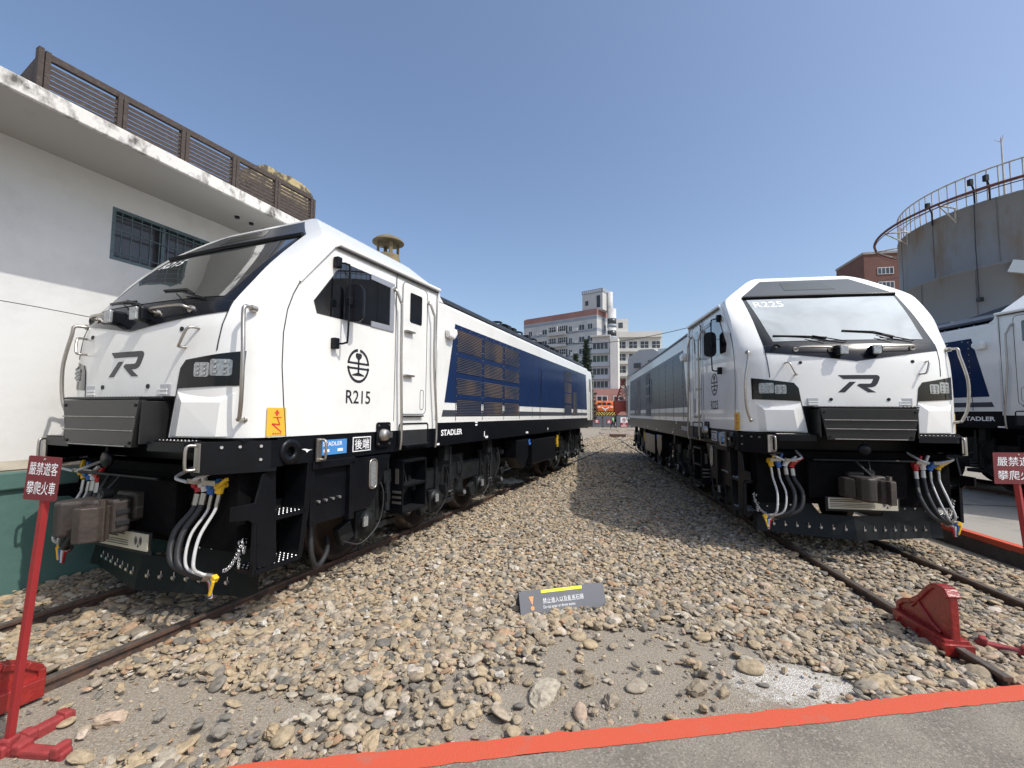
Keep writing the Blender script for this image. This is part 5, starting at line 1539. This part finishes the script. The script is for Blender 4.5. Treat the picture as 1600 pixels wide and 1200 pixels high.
WIND = mat('far_glass', (.045, .05, .055), .12, var=.6, scale=.35)
FRW = mat('far_frame', (.60, .60, .60), .6)
GRN = mat('green_net', (.06, .10, .08), .9, var=.3, scale=1)

def apartment():
    # broad face, corner at (19.4,100)
    rt, P, bx, L = facade('apartment_block', 'tall pale apartment block with pink top band and balconies, rising between the two locomotives', (3.0, 113.2), (19.5, 100.0), 0, 0, None)
    b = MB(); bx(b, 0, L, -6, 0, 0, 26.2); b.build('wall', TILEW, rt)
    b = MB(); bx(b, 0.0, L + .05, -6.03, .03, 25.0, 26.25); bx(b, 0.3, L - .3, -5.7, -.3, 26.25, 26.5); b.build('roof_band', PINKT, rt)
    for k in range(9): 
        b = MB(); z = 24.2 - 2.85 * k; bx(b, 0, L + .02, -6.01, .02, z - .1, z + .62); b.build('floor_band', TILEG, rt)
    for k in range(8):
        z = 21.7 - 2.85 * k
        for a, w_ in ((2.2, 1.2), (6.6, 1.5), (14.1, 1.0), (17.2, 1.6), (19.4, 1.4)):
            b = MB(); bx(b, a - w_ / 2, a + w_ / 2, .0, .06, z, z + 1.45); f = b.build('window', FRW, rt)
            b = MB(); bx(b, a - w_ / 2 + .1, a - .05, .06, .07, z + .1, z + 1.35); bx(b, a + .05, a + w_ / 2 - .1, .06, .07, z + .1, z + 1.35); b.build('pane', WIND, f)
        b = MB(); bx(b, 7.8, 13.2, -.02, .03, z - .3, z + 1.7); rc = b.build('balcony_recess', WIND, rt)
        b = MB(); bx(b, 7.8, 13.2, .03, .75, z - .55, z - .4); bx(b, 7.8, 13.2, .70, .76, z - .4, z + .30); b.build('balcony', TILEW, rt)
        b = MB()
        for j in range(10): bx(b, 7.9 + j * .58, 7.95 + j * .58, .70, .74, z + .3, z + 1.6)
        bx(b, 10.4, 10.6, .0, .6, z - .3, z + 1.7); bx(b, 7.8, 13.2, .69, .75, z + .95, z + 1.0); b.build('balcony_grille', FRW, rt)
        rq = random.Random(k)
        for j in range(4): b = MB(); a = 3.6 + rq.random() * 1.6 + (j % 2) * 10.6; bx(b, a, a + .7, .0, .45, z + rq.random() * .6 - .2, z + .7); b.build('air_conditioner', FRW, rt)
    # shaded narrow face
    rt2 = rt
    u2 = Vector((3.6, 4.5, 0)).normalized(); o = Vector((16.5, -13.2, 0)); n2 = Vector((u2.y, -u2.x, 0))
    def bx2(mb, a0, a1, o0, o1, z0, z1):
        vs = [tuple(o + u2 * a + n2 * w_ + Vector((0, 0, z))) for w_ in (o0, o1) for a in (a0, a1) for z in (z0, z1)]
        mb.add(vs, [(0, 1, 3, 2), (4, 6, 7, 5), (0, 4, 5, 1), (2, 3, 7, 6), (0, 2, 6, 4), (1, 5, 7, 3)])
    for k in range(8):
        z = 21.7 - 2.85 * k
        b = MB(); bx2(b, 3.6, 4.5, 0, .06, z, z + 1.4); b.build('side_window', WIND, rt)
    # stair tower above
    b = MB(); bx(b, 17.0, 22.3, -4.6, -.6, 26.2, 30.9); b.build('stair_tower', TILEW, rt)
    b = MB(); bx(b, 16.9, 22.4, -4.7, -.5, 30.3, 31.2); b.build('tower_parapet', TILEG, rt)
    b = MB()
    for j in range(9): bx(b, 17.2 + j * .55, 17.55 + j * .55, -.5, -.47, 30.45, 31.05)
    b.build('parapet_openings', FRW, rt)
    for q in ((20.8, 21.7, 26.8, 29.6), (17.8, 18.6, 27.6, 28.7)): b = MB(); bx(b, q[0], q[1], -.6, -.55, q[2], q[3]); b.build('tower_window', WIND, rt)
    # round bay tower beside
    b = MB(); b.lathe([(0, 26.6), (1.0, 26.6), (1.0, 0)], 20, (20.3, -11.7, 0)); b.lathe([(0, 30.6), (.65, 30.6), (.65, 26)], 16, (19.9, -11.7, 0)); b.build('bay_tower', TILEW, rt)
    for k in range(9):
        z = 24.2 - 2.85 * k
        b = MB(); b.lathe([(1.01, z - 1.2), (1.03, z - 1.2), (1.03, z + .1), (1.01, z + .1)], 20, (20.3, -11.7, 0)); b.build('bay_window', WIND if k < 3 or k % 2 else GRN, rt)
        b = MB(); b.lathe([(1.01, z - 1.95), (1.09, z - 1.95), (1.09, z - 1.25), (1.01, z - 1.25)], 20, (20.3, -11.7, 0)); b.build('bay_balcony', TILEG, rt)
    return rt
apartment()
# lower block in front of it
rt, P, bx, L = facade('lower_block', 'mid height grey banded flats below the apartment block, behind the dark fir tree', (17.2, 93.5), (20.8, 92.2), 18.5, 6, TILEW)
for k in range(6):
    z = 15.9 - 2.75 * k
    b = MB(); bx(b, -.2, L - .2, .0, .5, z - 1.0, z - .1); b.build('balcony', TILEG, rt)
    b = MB(); bx(b, .1, L - .5, .0, .06, z, z + 1.3); f = b.build('window_band', WIND if k != 1 else GRN, rt)
    b = MB()
    for j in range(5): bx(b, .1 + j * (L - .6) / 4 - .04, .1 + j * (L - .6) / 4 + .04, .06, .1, z, z + 1.3)
    absorb(f, b.build('mullion', FRW, rt))
b = MB(); bx(b, -.3, L + .1, -.5, .6, 18.5, 18.8); b.build('roof_slab', TILEW, rt)
b = MB(); bx(b, L, L + 1.6, -3, .3, 0, 18.2); b.build('side_wall', mat('sunlit_tone_render', (.62, .61, .57), .8, var=.06, scale=.5), rt)  # sunlight on this side is put into its paler colour
rt, P, bx, L = facade('low_pink_building', 'low pink tiled building behind the orange locomotive', (16.0, 86), (23.2, 86), 7.0, 5, PINKT)
for a in (.6, 3.9):
    b = MB(); bx(b, a, a + 2.2, 0, .08, 4.1, 5.6); f = b.build('window', FRW, rt)
    b = MB(); bx(b, a + .15, a + 1.0, .08, .1, 4.2, 5.5); bx(b, a + 1.15, a + 2.05, .08, .1, 4.2, 5.5); b.build('pane', WIND, f)
# white block right of it
CREAM = mat('cream_render', (.62, .61, .57), .8, var=.06, scale=.4)
rt, P, bx, L = facade('white_flats', 'long white flats with rows of balconies right of the tall apartment block', (26.2, 110), (37.3, 108.5), 0, 8, CREAM)
b = MB(); bx(b, 0, L, -8, 0, 0, 22.6); b.build('wall', CREAM, rt)
b = MB(); bx(b, .2, 3.2, -6, -1, 22.6, 26.4); b.build('roof_house', CREAM, rt)
b = MB(); bx(b, .8, 1.9, -1, -.95, 24, 25.4); b.build('roof_house_window', WIND, rt)
for k in range(5):
    z = 18.6 - 3.1 * k
    for j in range(4):
        a = .5 + j * 2.8
        b = MB(); bx(b, a, a + 1.9, 0, .05, z, z + 1.7); f = b.build('window', WIND, rt)
        b = MB(); bx(b, a + .9, a + 1.0, .05, .1, z, z + 1.7); bx(b, a - .1, a + 2.0, .05, .09, z + .8, z + .88); b.build('frame', FRW, f)
    b = MB(); bx(b, 0, L, .0, .8, z - .9, z - .1); b.build('balcony', CREAM, rt)
b = MB(); bx(b, 0, L, .0, .9, 21.3, 22.7); b.build('cornice', CREAM, rt)
b = MB(); bx(b, -2.5, -.1, -2, 1.0, 0, 17.5); b.build('stair_bay', CREAM, rt)
for k in range(5):
    b = MB(); bx(b, -2.0, -.6, 1.0, 1.1, 14.8 - 3 * k, 16 - 3 * k); b.build('stair_window', WIND if k != 2 else GRN, rt)
# metal warehouse
rt, P, bx, L = facade('metal_warehouse', 'grey sheet metal warehouse with a sloping roof behind locomotive R225', (18.6, 70), (22.3, 66.5), 0, 8, None)
CORR = mat('grey_sheet', (.40, .415, .43), .5, var=.08, scale=.6)
CORB = mat('pale_blue_sheet', (.52, .60, .66), .45, var=.06, scale=.6)
b = MB()
P0 = [(0, 0), (L, 0), (L, 11.6), (L * .85, 12.1), (L * .4, 12.2), (0, 11.0)]
b.prism(P0, lambda a, c: tuple(P(a, 0, c)), lambda a, c: tuple(P(a, -6, c))); b.build('gable_wall', CORR, rt)
b = MB(); bx(b, L, L + 2.9, -1, .02, 0, 12.0); b.build('side_cladding', CORB, rt)
b = MB(); bx(b, 0, L * .72, .02, .3, 0, 8.3); b.build('lean_to', mat('warm_grey_render', (.36, .34, .31), .8, var=.08, scale=.5), rt)
for a, z in ((1.2, 9.3), (3.6, 9.6), (3.8, 6.6)):
    b = MB(); bx(b, a, a + 1.0, .02 if z > 9 else .31, .36, z, z + .75); b.build('window', WIND, rt)
# brown block at the right, beside the tank
BRK = mat('brown_brick', (.15, .068, .052), .8, var=.15, scale=.5)
rt, P, bx, L = facade('brick_block', 'red brown brick block showing between locomotive R225 and the grey tank', (80.6, 98.5), (112, 92), 39.0, 12, BRK)
b = MB(); bx(b, -.2, L, -12, .2, 39.0, 39.5); b.build('parapet', CONC, rt)
for r in range(7):
    for c in range(6):
        a = 2.6 + c * 5.1; z = 34.2 - r * 3.3
        b = MB(); bx(b, a, a + 3.2, 0, .12, z, z + 1.6); f = b.build('window', FRW, rt)
        b = MB()
        for j in range(4): bx(b, a + .12 + j * .78, a + .72 + j * .78, .12, .15, z + .15, z + 1.45)
        b.build('pane', WIND, f)

# ================================================================= dark fir trees
def conifer(x, y, h, r, label, seed):
    rs = np.random.RandomState(seed)
    rt = root('fir_tree', (x, y, 0), 0, label, 'tree', 'dark fir trees in front of the flats')
    b = MB(); b.cyl((0, 0, 0), (0, 0, h * .97), .22, .03, n=8); b.build('trunk', WOOD, rt)
    V = []; Fc = []; k = 0
    z = h * .12
    while z < h:
        f = 1 - (z / h); rad = r * (f ** .75) * rs.uniform(.8, 1.1)
        nb = 7
        a0 = rs.rand() * 6
        for i in range(nb):
            a = a0 + i * 2 * math.pi / nb + rs.randn() * .15
            L = rad * rs.uniform(.75, 1.12)
            m = int(14 + L * 26)
            for j in range(m):
                t = rs.rand() ** .7 * L
                px = t * math.cos(a) + rs.randn() * .10; py = t * math.sin(a) + rs.randn() * .10; pz = z - t * .12 + t * t * .06 + rs.randn() * .07
                s = .13 + .14 * rs.rand(); d = rs.randn(3); d[2] *= .4; d /= np.linalg.norm(d); e = np.cross(d, rs.randn(3)); e /= np.linalg.norm(e)
                c = np.array([px, py, pz]); V += [c - d * s * 1.6, c + e * s * .6, c + d * s * 1.6]; Fc.append((k, k + 1, k + 2)); k += 3
        z += .38 + .25 * f
    me = bpy.data.meshes.new('crown'); me.from_pydata([tuple(v) for v in V], [], Fc)
    me.materials.append(FIR); o = bpy.data.objects.new('crown', me); COL.objects.link(o); o.parent = rt
    return rt
FIR = mat('fir_needles', (.028, .048, .026), .7, var=.55, scale=2.5)
conifer(10.9, 64, 13.0, 1.8, 'taller pointed dark fir tree between the locomotives', 5)
conifer(9.2, 63, 10.6, 1.8, 'shorter rounder dark fir tree left of the taller fir', 9)

# ================================================================= end of the yard
GATE = mat('grey_gate_sheet', (.10, .11, .125), .5, var=.1, scale=1)
SGR = mat('sign_red_panel', (.30, .02, .03), .5)
SGW = mat('sign_white_panel', (.72, .72, .72), .5)
def gate(x0, x1, y, h, label, glyph=None, noentry=False):
    rt = root('gate_panel', (x0, y, 0), 0, label, 'gate', 'grey sheet gates closing the yard'); w_ = x1 - x0
    b = MB(); b.box(.03, w_ - .03, 0, .05, .12, h); b.build('sheet', GATE, rt)
    b = MB(); b.box(0, w_, -.01, .06, h - .02, h + .05); b.box(0, .06, -.01, .06, .05, h); b.box(w_ - .06, w_, -.01, .06, .05, h); b.build('gate_frame', GREYD, rt)
    if glyph:
        b = MB(); b.box(w_ / 2 - .33, w_ / 2 + .33, -.03, -.012, .62, 1.25); s = b.build('gate_sign', SGR, rt)
        b = MB(); add_text(b, glyph, .42, lambda u, v: (w_ / 2 + u, -.034, .935 + v), bold=.03); b.build('gate_lettering', INKW, s)
    if noentry:
        b = MB(); b.box(w_ / 2 - .52, w_ / 2 + .52, -.03, -.012, .80, 1.58); s = b.build('gate_sign', SGW, rt)
        b = MB(); b.box(w_ / 2 - .52, w_ / 2 + .52, -.031, -.012, .14, .78); s2 = b.build('gate_sign', SGR, rt)
        b = MB(); b.lathe([(.20, -.02), (.26, -.02), (.26, 0), (.20, 0)], 24, (w_ / 2, -.03, 1.2), 'Y'); b.bc((w_ / 2, -.04, 1.2), (.06, .01, .46), rotm(0, R_(-45))); b.build('ban_ring', SGR, s)
        b = MB(); b.cyl((w_ / 2, -.034, 1.33), (w_ / 2, -.036, 1.33), .05); b.bc((w_ / 2, -.035, 1.18), (.12, .004, .2)); b.build('ban_figure', INK, s)
        b = MB(); add_text(b, 'NO', .18, lambda u, v: (w_ / 2 + u, -.034, .60 + v), w=.34, bold=.03); add_text(b, 'ENTRY', .18, lambda u, v: (w_ / 2 + u, -.034, .32 + v), w=.80, bold=.03); b.build('gate_lettering', INKW, s2)
gate(11.6, 13.15, 63.8, 1.78, 'grey gate panel with a red square sign reading 禁', '禁')
gate(13.2, 15.0, 63.8, 1.78, 'grey gate panel with a red square sign reading 止', '止')
gate(15.1, 17.4, 63.6, 1.80, 'grey gate panel with a white and red NO ENTRY sign', noentry=True)

ORG = mat('orange_paint', (.62, .13, .022), .4, var=.08, scale=2, coat=.3)
HAZY = mat('hazard_yellow', (.68, .48, .10), .5)
rt = root('orange_locomotive', (14.6, 68.5, 0), -.12, 'orange locomotive with a white chevron and black and yellow stripes, behind the gate', 'locomotive')
b = MB(); b.prx([(0, 2.4), (0, 3.25), (.25, 3.38), (2.2, 3.38), (2.2, 2.4)], -1.25, 1.25); b.build('nose', ORG, rt, bevel=.12)
b = MB(); b.prx([(1.8, 1.4), (1.8, 3.7), (2.0, 4.15), (5.0, 4.25), (12, 4.1), (12, 1.4)], -1.42, 1.42); cbx = b.build('cab', ORG, rt, bevel=.10)
for x in (-.75, .0, .75):
    b = MB(); b.box(x - .28, x + .28, 1.76, 1.80, 3.42, 3.85); b.build('cab_window', WIND, cbx)
b = MB(); b.box(-1.5, 1.5, -.35, .3, 1.3, 2.42); bm_ = b.build('buffer_beam', BLACK, rt)
b = MB()
for k in range(1, 8):
    for sg in (-1, 1):
        x0 = (k - 4) * .42
        P_ = [(x0, 1.35), (x0 + .2, 1.35), (x0 + 1.2, 2.38), (x0 + 1.0, 2.38)]
        Q_ = []
        for (xa, za), (xb, zb) in zip(P_, P_[1:] + P_[:1]):
            for t in (0, .25, .5, .75):
                x_ = xa + (xb - xa) * t; z_ = za + (zb - za) * t
                Q_.append((min(1.45, max(.03, x_)), z_))
        if max(q[0] for q in Q_) - min(q[0] for q in Q_) > .1: b.add([(sg * q[0], -.355, q[1]) for q in Q_], [tuple(range(len(Q_)))])
b.build('hazard_stripes', HAZY, bm_)
b = MB()
for sg in (-1, 1):
    b.add([(0, -.01, 2.62), (0, -.01, 2.84), (sg * .55, -.01, 3.18), (sg * .62, -.01, 3.04)], [(0, 1, 2, 3)]); b.box(min(sg * .75, sg * 1.2), max(sg * .75, sg * 1.2), -.012, 0, 3.02, 3.2)
b.add([(-.07, -.01, 2.45), (.07, -.01, 2.45), (.07, -.01, 2.8), (-.07, -.01, 2.8)], [(0, 1, 2, 3)])
b.build('chevron', INKW, rt)
b = MB(); b.bc((0, 1.75, 4.03), (.5, .1, .16)); b.build('headlight', LENS, rt)
REDC = mat('red_crane_paint', (.33, .06, .04), .5, var=.15, scale=2)
rt = root('crane_wagon', (18.3, 71.5, 0), -.1, 'dark red rail crane with an upright lattice mast, right of the orange locomotive', 'crane')
b = MB(); b.pry([(-1.6, 1.2), (-1.1, 1.2), (-.95, 2.1), (-.5, 2.45), (.5, 2.45), (.95, 2.1), (1.1, 1.2), (1.7, 1.2), (1.7, 3.6), (.9, 4.2), (-1.6, 4.2)], 0, 3); b.build('crane_body', REDC, rt, bevel=.06)
b = MB()
for sg in (-1, 1):
    b.tube([(sg * 1.1, .4, 4.1), (sg * .18, .6, 7.3)], .08, 6); b.tube([(sg * 1.1, 2.0, 4.1), (sg * .18, 1.0, 7.3)], .08, 6)
for k in range(6):
    t = k / 6; w_ = 1.1 - t * .92; z = 4.1 + 3.2 * t; w2 = 1.1 - (t + 1 / 6) * .92; z2 = z + 3.2 / 6
    b.tube([(-w_, .45, z), (w2, .5, z2)], .045, 5); b.tube([(w_, .45, z), (-w2, .5, z2)], .045, 5); b.tube([(-w_, .45, z), (w_, .45, z)], .05, 5)
b.lathe([(0, -.2), (.35, -.2), (.35, .2), (0, .2)], 16, (0, .8, 7.5), 'Y')
b.build('crane_mast', REDC, rt)
b = MB(); b.tube([(.15, .5, 7.3), (.8, .3, 5.6), (1.5, .2, 4.2)], .05, 6); b.bc((.1, .2, 5.9), (.3, .3, .9), rotm(0, R_(15))); b.build('crane_tackle', PALER, rt)
b = MB(); b.box(-.9, 2.2, .2, 1.2, 4.2, 4.32); b.tube([(-.9, .2, 4.9), (2.2, .2, 4.9)], .03, 6)
for k in range(5): b.tube([(-.9 + k * .77, .2, 4.3), (-.9 + k * .77, .2, 4.9)], .025, 5)
b.build('crane_railing', PALER, rt)
b = MB(); b.box(-1.7, 1.8, -.3, 3.6, .7, 1.2); b.build('crane_frame', BLACK, rt)

# timber crossing and a baulk across the far end of the strip
b = MB(); b.prz([(8.6, 42.5), (13.8, 41.5), (14.6, 47.5), (9.8, 49)][::1], .0, .10)
struct('timber_crossing', b, mat('worn_boards', (.24, .19, .155), .85, var=.25, scale=2, stretch=(1, 5, 1), bump=.4))
b = MB(); b.prz([(11.2, 55), (17.6, 54), (18.2, 57.5), (11.9, 58)], .0, .12)
struct('far_crossing', b, mat('pale_boards', (.28, .24, .20), .85, var=.2, scale=2))
b = MB(); b.bc((9.05, 37.6, .16), (1.35, .42, .32), rotm(0, 0, -.1)); o = b.build('timber_baulk', mat('brown_timber', (.10, .05, .035), .8, var=.3, scale=4), bevel=.03)
tag(o, 'dark brown timber baulk lying in the gravel at the far end of the strip', 'timber')

# ================================================================= the walking worker
def person(loc_, yaw, label):
    J = {'pelvis': (0, 0, .93), 'spine': (0, .02, 1.12), 'chest': (0, .04, 1.34), 'neck': (0, .05, 1.50), 'head': (0, .07, 1.60), 'crown': (0, .07, 1.72),
         'hipL': (-.10, 0, .90), 'kneeL': (-.11, .26, .52), 'ankL': (-.11, .28, .10), 'toeL': (-.12, .45, .05),
         'hipR': (.10, 0, .90), 'kneeR': (.11, -.08, .50), 'ankR': (.11, -.42, .15), 'toeR': (.12, -.34, .04),
         'shL': (-.19, .04, 1.42), 'elL': (-.25, -.12, 1.16), 'wrL': (-.25, -.08, .92), 'haL': (-.25, -.05, .84),
         'shR': (.19, .04, 1.42), 'elR': (.25, .13, 1.17), 'wrR': (.22, .33, 1.03), 'haR': (.21, .40, 1.0)}
    E = [('pelvis', 'spine'), ('spine', 'chest'), ('chest', 'neck'), ('neck', 'head'), ('head', 'crown'), ('pelvis', 'hipL'), ('hipL', 'kneeL'), ('kneeL', 'ankL'), ('ankL', 'toeL'), ('pelvis', 'hipR'), ('hipR', 'kneeR'), ('kneeR', 'ankR'), ('ankR', 'toeR'),
         ('chest', 'shL'), ('shL', 'elL'), ('elL', 'wrL'), ('wrL', 'haL'), ('chest', 'shR'), ('shR', 'elR'), ('elR', 'wrR'), ('wrR', 'haR')]
    R = {'pelvis': (.14, .10), 'spine': (.13, .095), 'chest': (.155, .11), 'neck': (.05, .05), 'head': (.08, .095), 'crown': (.06, .07), 'hipL': (.095,) * 2, 'hipR': (.095,) * 2, 'kneeL': (.06,) * 2, 'kneeR': (.06,) * 2, 'ankL': (.042,) * 2, 'ankR': (.042,) * 2, 'toeL': (.035,) * 2, 'toeR': (.035,) * 2,
         'shL': (.06,) * 2, 'shR': (.06,) * 2, 'elL': (.043,) * 2, 'elR': (.043,) * 2, 'wrL': (.03,) * 2, 'wrR': (.03,) * 2, 'haL': (.035,) * 2, 'haR': (.035,) * 2}
    def skin(name, keys, grow, m, parent=None, lvl=2):
        idx = {k: i for i, k in enumerate(keys)}
        me = bpy.data.meshes.new(name); me.from_pydata([J[k] for k in keys], [(idx[a], idx[c]) for a, c in E if a in idx and c in idx], [])
        o = bpy.data.objects.new(name, me); COL.objects.link(o)
        o.modifiers.new('skin', 'SKIN'); 
        bm = bmesh.new(); bm.from_mesh(me); ly = bm.verts.layers.skin.verify()
        for i, v in enumerate(bm.verts):
            v[ly].radius = [q + grow for q in R[keys[i]]]; v[ly].use_root = i == 0
        bm.to_mesh(me); bm.free()
        sd = o.modifiers.new('sub', 'SUBSURF'); sd.levels = lvl; sd.render_levels = lvl
        me.materials.append(m)
        if parent: o.parent = parent
        return o
    body = skin('person', list(J), 0, mat('skin', (.42, .27, .19), .6))
    skin('vest', ['chest', 'pelvis', 'spine', 'shL', 'shR', 'elL', 'elR'], .012, mat('lime_vest', (.28, .80, .30), .6), body)
    skin('trousers', ['pelvis', 'hipL', 'kneeL', 'ankL', 'hipR', 'kneeR', 'ankR'], .016, mat('dark_trousers', (.02, .025, .035), .8), body)
    skin('shoes', ['toeL', 'ankL'], .012, RUBBER, body); skin('shoes', ['toeR', 'ankR'], .012, RUBBER, body)
    b = MB(); b.lathe([(0, .13), (.07, .115), (.10, .06), (.105, 0), (.09, -.03)], 16, (0, .06, 1.64)); b.build('hair', INK, body)
    b = MB(); b.lathe([(0, .03), (.014, .02), (.018, 0)], 8, (0, .165, 1.60)); b.bc((-.03, .16, 1.63), (.02, .01, .01)); b.bc((.03, .16, 1.63), (.02, .01, .01)); b.build('face_features', mat('face_tone', (.30, .17, .12), .6), body)
    body.location = loc_; body.rotation_euler = (0, 0, yaw)
    return tag(body, label, 'person')
person((13.85, 60.0, .02), R_(65), 'person in a lime green vest and dark trousers walking left past the grey gates')

# overhead cable and a white bag
b = MB(); b.tube(bez([(-14, 50, 10.2), (4.0, 44, 9.1), (11, 40, 8.9), (20, 36, 10.6), (40, 30, 15)], 8), .028, 6)
o = b.build('overhead_cable', INK); tag(o, 'thin black cable hanging across the gap in front of the apartment block', 'cable')
b = MB(); rq = np.random.RandomState(3)
bm = bmesh.new(); bmesh.ops.create_icosphere(bm, subdivisions=3, radius=1)
V = [(v.co.x * .34 * (1 + .25 * math.sin(5 * v.co.y + 2)), v.co.y * .2 * (1 + .2 * math.sin(7 * v.co.x)), max(-.02, v.co.z * .13 * (1 + .3 * math.sin(9 * v.co.x + 4 * v.co.y)))) for v in bm.verts]; Fc = [[v.index for v in f.verts] for f in bm.faces]; bm.free()
b.add(V, Fc, True); o = b.build('plastic_bag', mat('white_bag', (.72, .70, .64), .6, var=.1, bump=.4, scale=8)); P = gnd_px(797, 758); o.location = (P.x, P.y, .05)
tag(o, 'crumpled white bag on the gravel beside the rail under locomotive R215', 'bag')
